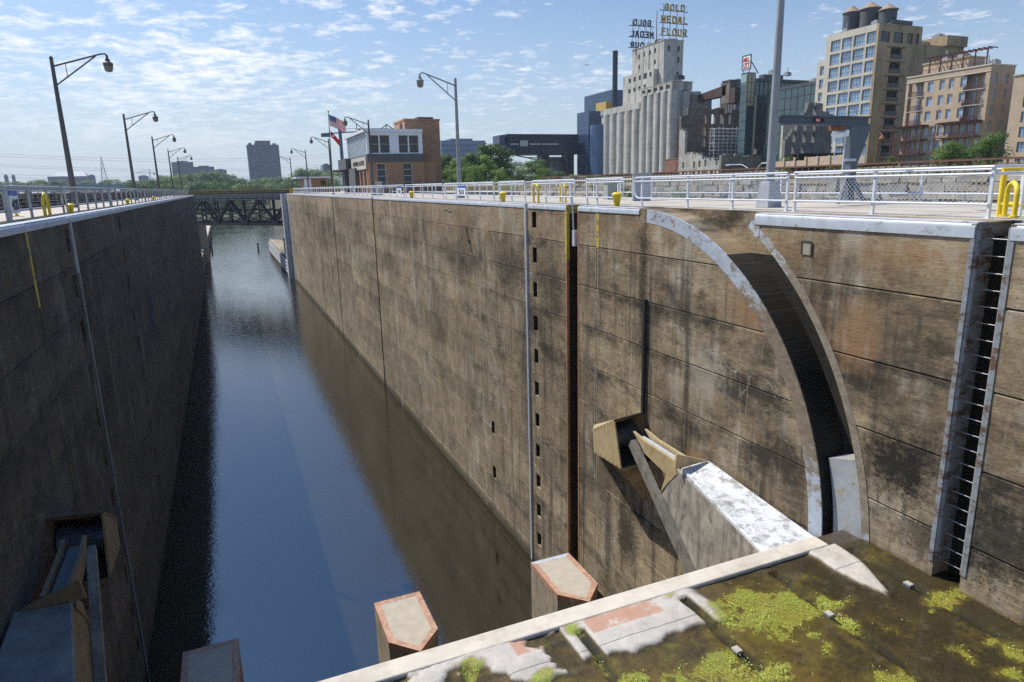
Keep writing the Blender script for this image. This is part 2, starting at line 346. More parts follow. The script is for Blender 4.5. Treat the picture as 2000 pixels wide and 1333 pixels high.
M_lens = pm('frosted lamp lens', (.24, .20, .17), .25, 0, .1, 4)
M_black = pm('black rubber', (.015, .015, .016), .6)
M_beige_d = pm('shade darkened beige steel', (.17, .125, .065), .6, .1, .25, 2, (.09, .06, .03), .6, .08, .3)  # shaded copy of the beige steel for the left side, shade in the colour
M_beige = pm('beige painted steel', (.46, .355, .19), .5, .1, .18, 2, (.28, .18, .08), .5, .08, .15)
M_whitec = paint_mat('scoured white concrete', (.62, .63, .645), (.33, .32, .30), .50, .8)
M_deck = pm('light concrete paving', (.43, .38, .31), .9, 0, .14, .8, (.34, .29, .24), .5, .2)
M_crest = pm('pale worn concrete crest', (.53, .475, .385), .8, 0, .2, .9, (.36, .30, .22), .6, .3)
M_pierc = pm('fine grey aggregate', (.40, .355, .285), .95, 0, .12, 3, (.33, .29, .24), .5, .5)
M_pierside = pm('stained pier concrete', (.30, .25, .18), .9, 0, .3, 1.2, (.12, .10, .07), .6, .3, .5)
M_hub = pm('blue grey machine steel', (.10, .115, .135), .45, .3, .25, 4, (.05, .04, .03), .4)
# ================================================================ the lock
AX, BX, ZR, ZL, ZW = 12.3, -4.75, -.88, -.70, -18.25
YC, ZC = 18.4, -8.75
def arcY(z, r): return YC-math.sqrt(max(r*r-(z-ZC)**2, 0))
def lifts(top, bot):
    zs = [top]; z = -2.32
    while z > bot+.3: zs.append(z); z -= 1.52
    return zs+[bot]
def wall_region(mb, mj, side, x, y0, y1, top, bot, depth=1.0, fy0=None, fy1=None):
    """courses of concrete with real open joints between the lifts; fy0/fy1 give a curved edge"""
    s = 1 if side == 'r' else -1
    for za, zb in zip(lifts(top, bot), lifts(top, bot)[1:]):
        j = random.uniform(-.006, .006); zt = za-(.0402 if za != top else 0); zl = zb+(.020 if zb != bot else 0)
        n = 14 if (fy0 or fy1) else 1
        lo = [(fy0(zt+(zl-zt)*i/n) if fy0 else y0, zt+(zl-zt)*i/n) for i in range(n+1)]
        hi = [(fy1(zt+(zl-zt)*i/n) if fy1 else y1, zt+(zl-zt)*i/n) for i in range(n+1)]
        if not fy0: lo = [lo[0], lo[-1]]
        if not fy1: hi = [hi[0], hi[-1]]
        mb.prism(lo+hi[::-1], 'x', x+j*s, x+depth*s)
        if zb != bot:
            yl = (fy0(zb-.04) if fy0 else y0)+.003; yh = (fy1(zb-.04) if fy1 else y1)-.003
            mb.prism([(x, zb-.04), (x+.022*s, zb-.014), (x+.5*s, zb-.014), (x+.5*s, zb-.04)], 'y', yl, yh)
            ya = (fy0(zb) if fy0 else y0)+.004; yb = (fy1(zb) if fy1 else y1)-.004
            a, b = sorted((x+.035*s, x+(depth-.02)*s)); mj.box(a, b, ya, yb, zb-.016, zb+.022)
YEND = 147.0
rw = thing('lock_wall', 'sunlit brown board-marked concrete lock wall on the right with curved gate groove', 'lock wall', (AX+2, 60, ZW))
mb, mj = MB(), MB(); Z0 = -20.5
wall_region(mb, mj, 'r', AX, 1.0, 7.32, ZR, Z0)
wall_region(mb, mj, 'r', AX, 7.88, 14, ZR, Z0, fy1=lambda z: min(13.35, arcY(z, 8.95)) if z > ZC else YC-8.95)
wall_region(mb, mj, 'r', AX, 10, 21.27, ZR, Z0, fy0=lambda z: arcY(z, 7.83) if z > ZC else YC-7.83)
wall_region(mb, mj, 'r', AX, 21.33, 22.68, ZR, Z0)
wall_region(mb, mj, 'r', AX, 23.62, 26.42, ZR, Z0)
wall_region(mb, mj, 'r', AX, 26.86, 27.24, ZR, Z0)
pz = [-1.55-1.52*k for k in range(11)]
zs = [ZR]+[v for z in pz for v in (z+.34, z-.34)]+[Z0]
for k in range(0, len(zs), 2): mb.box(AX, AX+1, 26.42, 26.86, zs[k+1], zs[k])
mk = MB(); mk.box(AX+.75, AX+1, 26.43, 26.85, Z0, ZR-.3); mk.box(AX+.04, AX+.74, 26.845, 26.859, Z0, ZR-.3) if len(mk.v) and mk.v[0].y < 30 else mk.box(AX+.04, AX+.74, 32.635, 32.649, -16.1, -12.5); mk.build('pocket_back', M_shade_c, rw)  # pocket shade painted black on the back and an added jamb liner
# chamber length, with the two odd pockets near the water
wall_region(mb, mj, 'r', AX, 27.56, 32.2, ZR, Z0)
mb.box(AX, AX+1, 32.2, 32.65, -12.6, ZR); mb.box(AX, AX+1, 32.2, 32.65, -15.25, -13.35); mb.box(AX, AX+1, 32.2, 32.65, Z0, -16.0); mk = MB(); mk.box(AX+.75, AX+1, 32.21, 32.64, -16.1, -12.5); mk.box(AX+.04, AX+.74, 26.845, 26.859, Z0, ZR-.3) if len(mk.v) and mk.v[0].y < 30 else mk.box(AX+.04, AX+.74, 32.635, 32.649, -16.1, -12.5); mk.build('pocket_back', M_shade_c, rw)  # black back and jamb liner carry the painted shade of these pockets
wall_region(mb, mj, 'r', AX, 32.65, 33.84, ZR, Z0)
for a, b in ((33.88, 47.58), (47.62, 60.45), (60.95, 84.27), (84.73, 99.2), (99.6, 113), (113.06, 127), (127.06, YEND-3)):
    wall_region(mb, mj, 'r', AX, a, b, ZR, Z0)
mb.box(AX+1.0, AX+1.4, 1.0, 9.0, Z0, ZR-.02); mb.box(AX+1.0, AX+1.4, 19.1, YEND-3, Z0, ZR-.02)
mk = MB(); mk.box(AX+.5, AX+1.0, 7.321, 7.879, Z0, ZR-.25); mk.build('ladder_recess_back', M_shade_c, rw)  # shade of the ladder recess painted into its back
mg = MB(); mg.box(AX+.86, AX+1.4, 9.0, 19.1, -20.5, -2.0); mg.build('groove_back', M_shade_c, rw); mb.box(AX+.86, AX+1.4, 9.0, 19.1, -2.0, ZR-.006)  # shade painted on the lower groove back, top left brown as in sun
mb.prism([(18.4, ZC), (18.4, ZR), (18.75, ZR), (18.75, ZC)], 'x', AX+.87, AX+.9)
mb.build('concrete_face', M_wall, rw); mj.build('joint_filler', M_joint, rw)
# vertical joints
mb = MB()
for y, w in ((21.3, .03), (33.86, .05), (47.6, .05), (60.7, .5), (84.5, .46), (99.4, .4), (113.03, .07), (127.03, .07)):
    mb.box(AX+.3, AX+.98, y-w/2, y+w/2, Z0, ZR-.02)
mb.build('joint_strip', M_joint, rw)
# coping nosing
def coping(mb, x, s, y0, y1, zt, h=.27, w=.32, r=.1):
    prof = [(x+w*s, zt+.012), (x+(r-.03)*s, zt+.012)]
    prof += [(x+s*(-.03+r-r*math.sin(a*math.pi/10)), zt+.012-r+r*math.cos(a*math.pi/10)) for a in range(1, 6)]
    prof += [(x-.03*s, zt-h), (x+.004*s, zt-h), (x+.004*s, zt-.03), (x+w*s, zt-.03)]
    mb.prism(prof, 'y', y0, y1)
for k, (a, b, h) in enumerate(((1.0, 7.30, .27), (7.90, 13.37, .27), (18.55, 22.66, .19), (23.64, 27.24, .19), (27.58, 60.44, .18), (60.96, YEND-3, .18))):
    mb = MB(); coping(mb, AX, 1, a, b, ZR, h); mb.build('coping', M_cope, rw, smooth=True)
def ring(mb, r0, r1, a0, a1, x0, x1, n=30):
    p = [(YC-r1*math.cos(a0+(a1-a0)*i/n), ZC+r1*math.sin(a0+(a1-a0)*i/n)) for i in range(n+1)]
    q = [(YC-r0*math.cos(a0+(a1-a0)*i/n), ZC+r0*math.sin(a0+(a1-a0)*i/n)) for i in range(n+1)]
    for i in range(n):
        mb.prism([p[i], p[i+1], q[i+1], q[i]], 'x', x0, x1)
mb = MB(); ring(mb, 7.44, 7.845, R(-12), R(88), AX-.012, AX+.05, 48); mb.build('groove_band', M_band, rw)
mb = MB(); ring(mb, 8.93, 9.13, R(-10), R(57.5), AX-.010, AX+.04, 34); mb.box(AX-.02, AX+.3, 13.2, 13.37, -1.45, ZR-.3); mb.build('groove_band', M_band2, rw)
mb = MB(); ring(mb, 7.97, 8.92, R(-30), R(16.5), AX+.22, AX+.8, 20); mb.build('seal_plate', M_plate, rw)
mb = MB(); ring(mb, 7.84, 7.853, R(-12), R(59.3), AX+.02, AX+.855, 44); mb.build('groove_shade_lining', M_shade_c, rw)  # added thin liner, paints the lower groove floor in shade
# guide slot, steel edged
mb = MB(); mb.box(AX+.86, AX+1.0, 22.68, 23.62, Z0, ZR-.3); mb.box(AX+.11, AX+.86, 23.58, 23.619, Z0, ZR-.3); mb.build('guide_slot_back', M_shade_c, rw)  # slot back and side face painted black for shade
for a, b in ((22.62, 22.70), (23.60, 23.68)):
    mb = MB(); mb.box(AX-.012, AX+.10, a, b, Z0, ZR-.24); mb.build('slot_edge', pm('orange rust edge', (.30, .15, .075), .8, 0, .3, 4, (.12, .07, .045), .6, .3), rw)
mb = MB(); mb.box(AX-.022, AX+.55, 23.585, 23.72, -3.0, ZR-.05); mb.box(AX+.84, AX+.858, 22.9, 23.58, -2.6, ZR-.35); mb.build('slot_edge', M_yelw, rw)
mb = MB(); mb.tube([(AX-.1, 22.95, ZR+.3), (AX-.04, 22.98, -1.7), (AX+.05, 23.0, -2.2)], .03); mb.box(AX-.06, AX+.1, 22.86, 23.05, -2.4, -1.8); mb.build('cable_guide', M_galv, rw)
# steel strip slot
mb = MB(); mb.box(AX-.05, AX+.25, 27.43, 27.56, Z0, ZR+.012); mb.build('steel_strip', M_galv, rw)
mb = MB(); mb.box(AX+.22, AX+.9, 27.24, 27.43, Z0, ZR-.02)
for k in range(58): mb.box(AX+.1, AX+.22, 27.25, 27.32, ZR-.5-.3*k-.05, ZR-.5-.3*k+.02)
mb.build('strip_slot_back', M_rustd, rw)
for k, z in enumerate(pz+[-13.0, -15.65]):
    y = 26.7 if k < 11 else 32.45
    mb = MB(); mb.tube([(AX+.76, y-.06, z-.2), (AX+.2, y-.06, z-.2)], .045, 8); mb.tube([(AX+.2, y-.06, z-.2), (AX+.15, y-.06, z-.2)], .075, 8)
    mb.build('mooring_pin', M_galv, rw)
# painted stripes
mb = MB(); mb.box(AX-.011, AX+.02, 21.12, 21.28, -2.35, ZR-.1); mb.build('yellow_stripe', M_yelw, rw)
mb = MB(); mb.box(AX-.008, AX+.05, 60.30, 60.448, -4.2, ZR-.1); mb.build('yellow_stripe', M_yelw, rw)
# small recessed plate, pipe, spall
a = W(1569, 473, x=AX); b = W(1584, 499, x=AX)
mb = MB(); mb.box(AX-.02, AX+.03, b.y, a.y, b.z, a.z); mb.build('cover_plate', pm('dull cover plate', (.30, .265, .20), .7, 0, .25, 5, (.15, .12, .09), .5), rw)
mb = MB(); mb.box(AX-.035, AX-.012, b.y-.03, b.y, b.z, a.z+.02); mb.box(AX-.035, AX-.012, a.y, a.y+.03, b.z, a.z+.02); mb.box(AX-.035, AX-.012, b.y, a.y, a.z, a.z+.03); mb.build('cover_plate_frame', M_rustd, rw)
mb = MB(); mb.bar((AX-.05, 18.06, -3.75), (AX-.05, 18.06, -7.6), .11); mb.build('cable_conduit', M_black, rw)
# far end: ladder bay and end pier of the wall
mb = MB(); mb.box(AX+.35, AX+1.4, YEND-3, YEND-1.6, Z0, ZR); mb.box(AX-.0, AX+2.5, YEND-1.6, YEND, Z0, ZR); mb.build('end_pier', M_wall, rw)
mb = MB(); mb.box(11.25, AX-.01, YEND-.9, YEND+1.5, Z0, ZR-.1); mb.build('white_end_fender', M_cope, rw)
# deck on the wall top
mb = MB(); mb.box(AX+1.02, 20.2, .5, 9.0, -3.0, ZR+.003); mb.box(AX+1.02, 20.2, 9.0, YEND, -3.0, ZR+.003)
dk = mb.build('deck_slab', M_deck, rw)
mb = MB()
for y in range(6, 146, 4): mb.box(AX+1.3, 20.2, y-.02, y+.02, ZR, ZR+.006)
mb.box(15.4, 15.43, 1, 146, ZR, ZR+.007)
mb.build('deck_joint', pm('paving joint', (.20, .17, .14), .9), rw)
# drain slot at the head of the groove
mb = MB(); mb.box(AX+.45, AX+.95, 18.6, 19.5, ZR+.004, ZR+.012); mb.build('drain_cover', M_rustd, rw)
# ---- trunnion brackets, both sides (mirror about the chamber axis)
MX = AX+BX
def mx(side, x): return x if side == 'r' else MX-x
def bracket(wall, side):
    XP = 11.1; P1, P2, P3, P4 = V((XP, 19.42, -8.46)), V((XP, 18.03, -7.66)), V((XP, 17.56, -9.22)), V((XP, 19.34, -9.30))
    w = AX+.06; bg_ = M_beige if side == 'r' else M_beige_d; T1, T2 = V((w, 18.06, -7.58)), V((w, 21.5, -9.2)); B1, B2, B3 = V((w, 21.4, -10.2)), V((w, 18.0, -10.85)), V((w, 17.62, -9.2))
    f = lambda p: V((mx(side, p.x), p.y, p.z))
    wm = M_wall if side == 'r' else M_wall_l
    def plate(name, pts, th, mat, parent=wall):
        mb = MB(); pts = [f(p) for p in pts]; n = (pts[1]-pts[0]).cross(pts[2]-pts[0]).normalized(); c = V((mx(side, 11.9), 18.9, -8.9))
        if n.dot(c-pts[0]) < 0: n = -n
        k = len(pts); vs = pts+[p+n*th for p in pts]
        mb.add(vs, [tuple(range(k)), tuple(range(2*k-1, k-1, -1))]+[(i, (i+1) % k, k+(i+1) % k, k+i) for i in range(k)]); return mb.build(name, mat, parent)
    o = plate('bracket_side_plate', [P1, P2, P3, P4], .05, bg_)
    for q in range(6):
        for A, B in ((P1, P2), (P4, P3)):
            p = A.lerp(B, .08+.84*q/5); p = f(p+((P1+P2+P3+P4)/4-p)*.09); mb = MB(); mb.tube([p, p+V((-.025 if side == 'r' else .025, 0, 0))], .014, 6); mb.build('plate_bolt', M_rustd, o)
    plate('bracket_lid', [P2, T1, T2, P1], .05, bg_); plate('bracket_tail', [P1, T2, B1, P4], .05, wm)
    plate('bracket_underside', [P3, P4, B1], .03, wm); plate('bracket_underside', [P3, B1, B2], .03, wm)
    plate('bracket_front', [P3, B3, B2], .04, wm); plate('recess_floor', [P3+V((.06, .05, .03)), B3+V((0, .05, .03)), V((w, 19.3, -9.3)), V((XP+.06, 19.2, -9.2))], .03, M_shade_c)
    mb = MB(); x0, x1 = sorted((mx(side, 11.16), mx(side, AX))); mb.box(x0, x1, 19.18, 19.25, -9.25, -8.42); mb.build('recess_back', M_shade_c, wall)  # bracket recess shade painted into its back and floor
    mb = MB(); mb.bar(f(P2+V((0, -.02, -.02))), f(T1+V((0, -.02, -.02))), .07); mb.build('opening_frame', M_rustd, wall)
    x0, x1 = mx(side, 11.2), mx(side, 12.25)
    mb = MB(); L = x1-x0
    mb.lathe([(.40, 0), (.42, L*.18), (.34, L*.2), (.34, L*.72), (.42, L*.75), (.42, L)], (x0, 18.66, -8.58), 20, 'x')
    mb.build('trunnion_bearing', M_hub, wall, smooth=True)
bracket(rw, 'r')
# ---- left wall
lw = thing('lock_wall', 'dark shaded concrete lock wall on the left with steel strip and pockets', 'lock wall', (BX-2, 60, ZW))
mb, mj = MB(), MB()
lp = [-1.45-1.52*k for k in range(11)]
def pocket_col(y0, y1):
    zs = [ZL]+[v for z in lp for v in (z+.36, z-.36)]+[Z0]
    for k in range(0, len(zs), 2): mb.box(BX-1, BX, y0, y1, zs[k+1], zs[k])
    mb.box(BX-1, BX-.4, y0, y1, Z0, ZL-.3)
ys = [1.0, 21.0, 25.72]
wall_region(mb, mj, 'l', BX, 1.0, 21.0, ZL, Z0); wall_region(mb, mj, 'l', BX, 21.05, 25.72, ZL, Z0)
pocket_col(25.72, 26.2); wall_region(mb, mj, 'l', BX, 26.2, 26.5, ZL, Z0)
for a, b in ((26.72, 34.2), (34.25, 38.2)): wall_region(mb, mj, 'l', BX, a, b, ZL, Z0)
pocket_col(38.2, 38.75)
for a, b in ((38.75, 47.6), (47.65, 61), (61.1, 74.4), (74.45, 87.8), (87.85, 101), (101.1, 114.6), (114.65, 128), (128.05, YEND-3)): wall_region(mb, mj, 'l', BX, a, b, ZL, Z0)
mb.box(BX-1.4, BX-1, 1, YEND-3, Z0, ZL-.02)
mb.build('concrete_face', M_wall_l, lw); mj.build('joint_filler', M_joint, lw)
mb = MB(); mb.box(BX-.9, BX-.08, 26.5, 26.6, Z0, ZL-.02); mb.build('strip_slot_back', M_rustd, lw)
mb = MB(); mb.box(BX-.2, BX+.05, 26.58, 26.74, -2.6, ZL-.1); mb.build('steel_strip', M_cope, lw)
mb = MB(); mb.box(BX-.2, BX+.05, 26.58, 26.74, Z0, -2.62); mb.build('steel_strip', M_galv_d, lw)
mb = MB(); coping(mb, BX, -1, 1, YEND-3, ZL, .22, .34); mb.build('coping', M_cope, lw, smooth=True)
mb = MB(); mb.box(BX-.02, BX+.012, 20.98, 21.14, -2.9, ZL-.08); mb.build('yellow_stripe', M_yelw, lw)
for z in lp:
    mb = MB(); mb.tube([(BX-.42, 25.9, z-.22), (BX-.15, 25.9, z-.22)], .05, 8); mb.build('mooring_pin', M_galv_d, lw)
bracket(lw, 'l')
mb = MB(); mb.box(BX-2.5, BX-.35, YEND-3, YEND-1.6, Z0, ZL); mb.box(BX-2.5, BX, YEND-1.6, YEND, Z0, ZL); mb.build('end_pier', M_wall_l, lw)
mb = MB(); mb.box(BX-.35, BX+.02, YEND-3.2, YEND-3, Z0, ZL); mb.build('end_corner_guard', M_galv, lw)
mb = MB(); mb.box(-10.3, BX-1.02, .5, YEND, -3, ZL+.003); mb.build('deck_slab', M_deck, lw)
# ---- tainter gate with its end frames
gate = thing('tainter_gate', 'lowered steel tainter gate, pale concrete crest spanning the chamber, beige arms', 'lock gate', (3.775, 9.7, -8))
mb = MB(); mb.prism([(9.50, -7.84), (9.52, -7.80), (9.90, -7.795), (9.96, -7.84), (9.96, -8.4), (9.5, -8.4)], 'x', BX+.12, 11.32); mb.build('crest_beam', M_crest, gate, bevel=.02)
mb = MB(); mb.box(11.33, AX-.06, 9.5, 9.95, -8.4, -7.885); mb.build('wet_crest_end', pm('wet brown crest', (.06, .045, .03), .3, 0, .3, 3), gate)
mb = MB(); ring(mb, 8.3, 8.5, R(-60), R(2.0), BX+.15, AX-.15, 18); mb.build('skin_plate', M_beige, gate)
M_web = pm('mottled grey web plate', (.27, .245, .20), .85, 0, .45, 1.6, (.09, .08, .062), .85, .3, .7)
M_strut = pm('grimy strut steel', (.17, .155, .125), .85, 0, .35, 2, (.05, .045, .04), .7, .3, .5)
def end_frame(side):
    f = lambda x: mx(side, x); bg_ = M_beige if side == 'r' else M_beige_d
    q = lambda px, py, x: (W(px, py, x=x).y, W(px, py, x=x).z)
    def pr(mb, poly, a, b): mb.prism(poly, 'x', *sorted((f(a), f(b))))
    F3 = lambda p: V((f(p[0]), p[1], p[2]))
    def slab3(pts, off):
        P = [F3(p) for p in pts]; o = V((off[0] if side == 'r' else -off[0], off[1], off[2])); k = len(P); m_ = MB()
        return m_.add(P+[p+o for p in P], [tuple(range(k)), tuple(range(2*k-1, k-1, -1))]+[(i, (i+1) % k, k+(i+1) % k, k+i) for i in range(k)])
    gi, gj = (11.24, 14.62, -8.03), (10.42, 9.97, -8.42)
    mb = slab3([gi, (12.22, 14.62, -7.98), (12.2, 9.97, -8.5), gj], (0, 0, -.13)); mb.build('upper_girder', M_whitec if side == 'r' else pm('shade grey concrete', (.17, .165, .155), .9, 0, .3, 2, (.12, .11, .10), .6, .3), gate, bevel=.03)  # left girder gets a darker grey copy, shade put into its colour
    mb = MB()
    e1, e2, e3 = W(1321, 887, y=14.56), W(1318, 916, y=14.52), W(1380, 899, y=14.56)
    mb.prism([(f(e1.x), e1.z), (f(e2.x), e2.z), (f(e3.x), e3.z)], 'y', 14.52, 14.6)
    mb.build('girder_end_plate', bg_, gate)
    for x in (11.36, 11.8):                                   # tapering fins from the bearing to the girder
        mb = MB(); pr(mb, [q(1236, 843, 11.36), q(1262, 865, 11.36), q(1317, 900, 11.36), q(1317, 916, 11.36), q(1300, 926, 11.36), q(1257, 884, 11.36), q(1250, 868, 11.36)], x, x+.09); mb.build('arm_fin', bg_, gate)
    mb = MB(); pr(mb, [(17.2, -8.05), (15.05, -8.12), (15.05, -8.2), (17.2, -8.2)], 11.5, 11.74); mb.build('arm_flange', M_galv if side == 'r' else M_hub, gate)  # left flange takes a darker steel to paint in its shade
    st, sb = W(1237, 868, x=11.3), W(1343, 1104, x=10.9); sb = st+(sb-st)*1.7; st = st-(sb-st)*.01
    mb = MB(); mb.bar(F3(st), F3(sb), .2, .3); mb.build('lower_strut', M_strut, gate)
    w3 = lambda px, py, x: tuple(W(px, py, x=x)); e_ = st.lerp(sb, .72)
    mb = slab3([w3(1291, 961, 11.24), w3(1303, 925, 11.24), w3(1319, 915, 11.24), (gi[0]+.02, gi[1], gi[2]-.13), (gj[0]+.02, gj[1], gj[2]-.13), (gj[0]+.1, gj[1], -14), (e_.x+.08, e_.y, e_.z)], (.1, 0, 0)); mb.build('web_plate', M_web if side == 'r' else M_beige_d, gate)
    mb = slab3([w3(1290, 961, 11.2), w3(1302, 924, 11.2), w3(1319, 914, 11.2), w3(1322, 926, 11.2), w3(1303, 945, 11.2)], (.035, 0, 0)); mb.build('web_edge', bg_, gate)
end_frame('r'); end_frame('l')
# ---------------------------------------------------------------- sill, shallow pool and algae
from mathutils import noise as pn
def sm(a, b, x): x = min(1, max(0, (x-a)/(b-a))); return x*x*(3-2*x)
CH = [.7, 2.9, 5.05, 7.35, 9.57, 11.73]
def floor_h(x, y):
    n = pn.fractal(V((x*.9, y*.9, 3.1)), .8, 2.1, 4); n2 = pn.fractal(V((x*3.1, y*3.1, 7.7)), .8, 2.1, 3)
    wob = .16*n+.07*n2
    h = -7.885-.012*max(0, 9-y)+.022*n+.008*n2
    dry = sm(8.42, 8.55, y+wob)*(1-sm(7.55, 7.9, x+wob)) 
    hw = .40*sm(7.55, 9.0, y+wob*.5)+.02
    dry += (1-sm(hw*.8, hw+.06, abs(x-11.08+.10*(9-y)+wob*.35)))*sm(7.6, 7.9, y+wob)*1.0
    dry += (1-sm(.8, 1.0, math.hypot((x-4.1)/.2, (y-8.75)/.16)+wob))*1.0
    if x < 4.75: dry *= sm(.05, .3, n+.10)
    h += .07*min(dry, 1)
    for c in CH:
        d = abs(x-c+.04*n)
        if d < .16 and y < 9.32: h -= .10*(1-sm(.05, .14, d))
    return h
PATCH = [(1500, 1190, .95, .62, 1.0), (1420, 1200, .4, .35, .6), (1585, 1235, .3, .2, .6), (1635, 1178, .32, .13, .9), (1655, 1212, .22, .3, .9), (1845, 1165, .34, .2, 1.1), (1820, 1192, .07, .06, 1),
         (1410, 1300, .5, .55, .8), (1490, 1325, .5, .3, .75), (1880, 1270, .22, .28, .55), (1965, 1265, .3, .45, .5), (1985, 1310, .3, .3, .6), (1745, 1328, .35, .2, 1.1), (1330, 1325, .35, .3, .7), (920, 1310, .3, .22, .7), (1120, 1232, .16, .25, .6), (1310, 1170, .2, .15, .5), (1240, 1328, .35, .15, .8),
         (1600, 1280, 1.0, .45, .12), (1720, 1075, .9, .4, .14), (1850, 1110, .18, .08, .7), (1700, 1230, 1.2, .5, .07), (1560, 1300, .8, .4, .2), (1050, 1330, .3, .2, .6), (1170, 1290, .15, .3, .55)]

PC = [(W(a_, b_, z=-7.86), rx*(1.3 if d > .5 else 1), ry*(1.3 if d > .5 else 1), d) for a_, b_, rx, ry, d in PATCH]
def film(x, y):
    f = -1.0
    for c0, rx, ry, d in PC:
        q = math.hypot((x-c0.x)/rx, (y-c0.y)/ry)
        if q < 1.9: f = max(f, (d*.75-q) if d > .5 else (d*.9-.28-q*.35))
    return f+pn.fractal(V((x*2.3, y*2.3, 1)), .7, 2.2, 4)*.55
mt, t, b = newmat('sill concrete and mud')
p = nd(t, 'ShaderNodeNewGeometry').outputs['Position']; s3 = nd(t, 'ShaderNodeSeparateXYZ', {0: p}); Z, Y, X = s3.outputs[2], s3.outputs[1], s3.outputs[0]
n1 = noise(t, pos(t), 3, 8, .7); n2 = noise(t, pos(t), 28, 5, .7); n3 = noise(t, pos(t, (1, 1, 1), (7, 3, 0)), 1.2, 6, .65)
dryc = mixc(t, mapr(t, n1, .35, .7), (.50, .455, .39), (.36, .33, .29))
redm = mth(t, 'MULTIPLY', mth(t, 'MULTIPLY', mapr(t, Y, 9.10, 9.11), mapr(t, n1, .36, .46)), mth(t, 'MAXIMUM', mth(t, 'MULTIPLY', mapr(t, X, 3.75, 3.78), mapr(t, X, 4.62, 4.6)), mth(t, 'MULTIPLY', mapr(t, X, 5.22, 5.25), mapr(t, X, 6.75, 6.72))))
dryc = mixc(t, mth(t, 'MULTIPLY', redm, .8), dryc, (.42, .205, .12))
dryc = mixc(t, mapr(t, n2, .58, .66, 0, .5), dryc, (.22, .17, .12))
mud = mixc(t, mapr(t, n3, .38, .62), (.026, .022, .009), (.135, .095, .024))
mud = mixc(t, mapr(t, noise(t, pos(t, (1, 1, 1), (1, 9, 0)), 2.1, 7, .7), .52, .66, 0, .85), mud, (.14, .135, .024))
mud = mixc(t, mapr(t, mth(t, 'ADD', X, mth(t, 'MULTIPLY', n1, 1.2)), 8.3, 10.6, 0, .8), mud, (.014, .012, .007))
mud = mixc(t, mapr(t, n2, .56, .68, 0, .55), mud, (.20, .155, .07))
mud = mixc(t, mapr(t, noise(t, pos(t, (1, 1, 1), (4, 2, 0)), 5, 9, .8), .50, .62, 0, .75), mud, (.022, .019, .010))
mud = mixc(t, mapr(t, noise(t, pos(t, (1, 1, 1), (14, 7, 0)), 1.7, 8, .75), .56, .66, 0, .45), mud, (.16, .145, .115))
zz2 = mth(t, 'ADD', Z, mth(t, 'MULTIPLY', mth(t, 'SUBTRACT', n2, .5), .03))
damp = mixc(t, mapr(t, zz2, -7.860, -7.828), (.11, .085, .055), dryc)
c = mixc(t, mapr(t, zz2, -7.885, -7.864), mud, damp)
groove = mth(t, 'MULTIPLY', mapr(t, mth(t, 'ABSOLUTE', mth(t, 'SUBTRACT', Y, 8.78)), .012, .006), 1.0)
c = mixc(t, mth(t, 'MULTIPLY', groove, .8), c, (.05, .045, .04))
fa = nd(t, 'ShaderNodeAttribute', attribute_name='film').outputs['Fac']
fn = noise(t, pos(t), 7, 8, .75); fv = mth(t, 'ADD', fa, mth(t, 'MULTIPLY', mth(t, 'SUBTRACT', fn, .5), 1.3))
seam = None
for q_ in CH:
    d_ = mapr(t, mth(t, 'ABSOLUTE', mth(t, 'SUBTRACT', X, q_)), .07, .12, .92, 0); seam = d_ if seam is None else mth(t, 'MAXIMUM', seam, d_)
c = mixc(t, mth(t, 'MULTIPLY', seam, mapr(t, Y, 9.35, 9.25)), c, (.012, .013, .006))
fc = mixc(t, mapr(t, noise(t, pos(t), 2.6, 5, .6), .4, .62), (.31, .40, .065), (.34, .31, .065))
fc = mixc(t, mapr(t, mth(t, 'ADD', mth(t, 'MULTIPLY', n2, .6), mth(t, 'MULTIPLY', noise(t, pos(t), 70, 3, .7), .4)), .38, .58), (.12, .14, .022), fc)
c = mixc(t, mapr(t, fv, -.42, .05, 0, .65), c, (.15, .125, .022))
c = mixc(t, mapr(t, fv, .0, .10, 0, .95), c, fc)
t.links.new(c, b.inputs['Base Color']); b.inputs['Roughness'].default_value = .8
bump(t, b, mth(t, 'ADD', n1, mth(t, 'MULTIPLY', n2, .5)), .6, .03); M_sill = mt
mb = MB(); NX, NY = 300, 170; x0, x1, y0, y1 = BX-.05, AX+.42, 2.0, 9.51
vs = [(x0+(x1-x0)*i/NX, y0+(y1-y0)*j/NY, 0) for j in range(NY+1) for i in range(NX+1)]
vs = [(x, y, floor_h(x, y) if x > .3 else -7.95) for x, y, _ in vs]
mb.add(vs, [(j*(NX+1)+i, j*(NX+1)+i+1, (j+1)*(NX+1)+i+1, (j+1)*(NX+1)+i) for j in range(NY) for i in range(NX)])
sf = struct(mb.build('sill_floor', M_sill, fix=False, smooth='all'))
at = sf.data.attributes.new('film', 'FLOAT', 'POINT'); at.data.foreach_set('value', [film(x, y) for x, y, _ in vs])
mb = MB(); mb.box(BX+.01, AX-.01, 1.5, 9.42, -12, -8.12); struct(mb.build('sill_base', M_joint))
mt, t, b = newmat('shallow pool water')
t.nodes.remove(b); o = t.nodes['Material Output']
tr = nd(t, 'ShaderNodeBsdfTransparent', {0: (.90, .86, .74, 1)}); gl = nd(t, 'ShaderNodeBsdfGlossy', {'Color': (1, 1, 1, 1), 'Roughness': .06})
bn = nd(t, 'ShaderNodeBump', {'Height': noise(t, pos(t), 5, 3), 'Strength': .08, 'Distance': .02}).outputs[0]
t.links.new(bn, gl.inputs['Normal']); fr = nd(t, 'ShaderNodeFresnel', {0: 1.22, 'Normal': bn})
mx_ = nd(t, 'ShaderNodeMixShader', {0: fr.outputs[0], 1: tr.outputs[0], 2: gl.outputs[0]}); t.links.new(mx_.outputs[0], o.inputs[0]); M_pool = mt
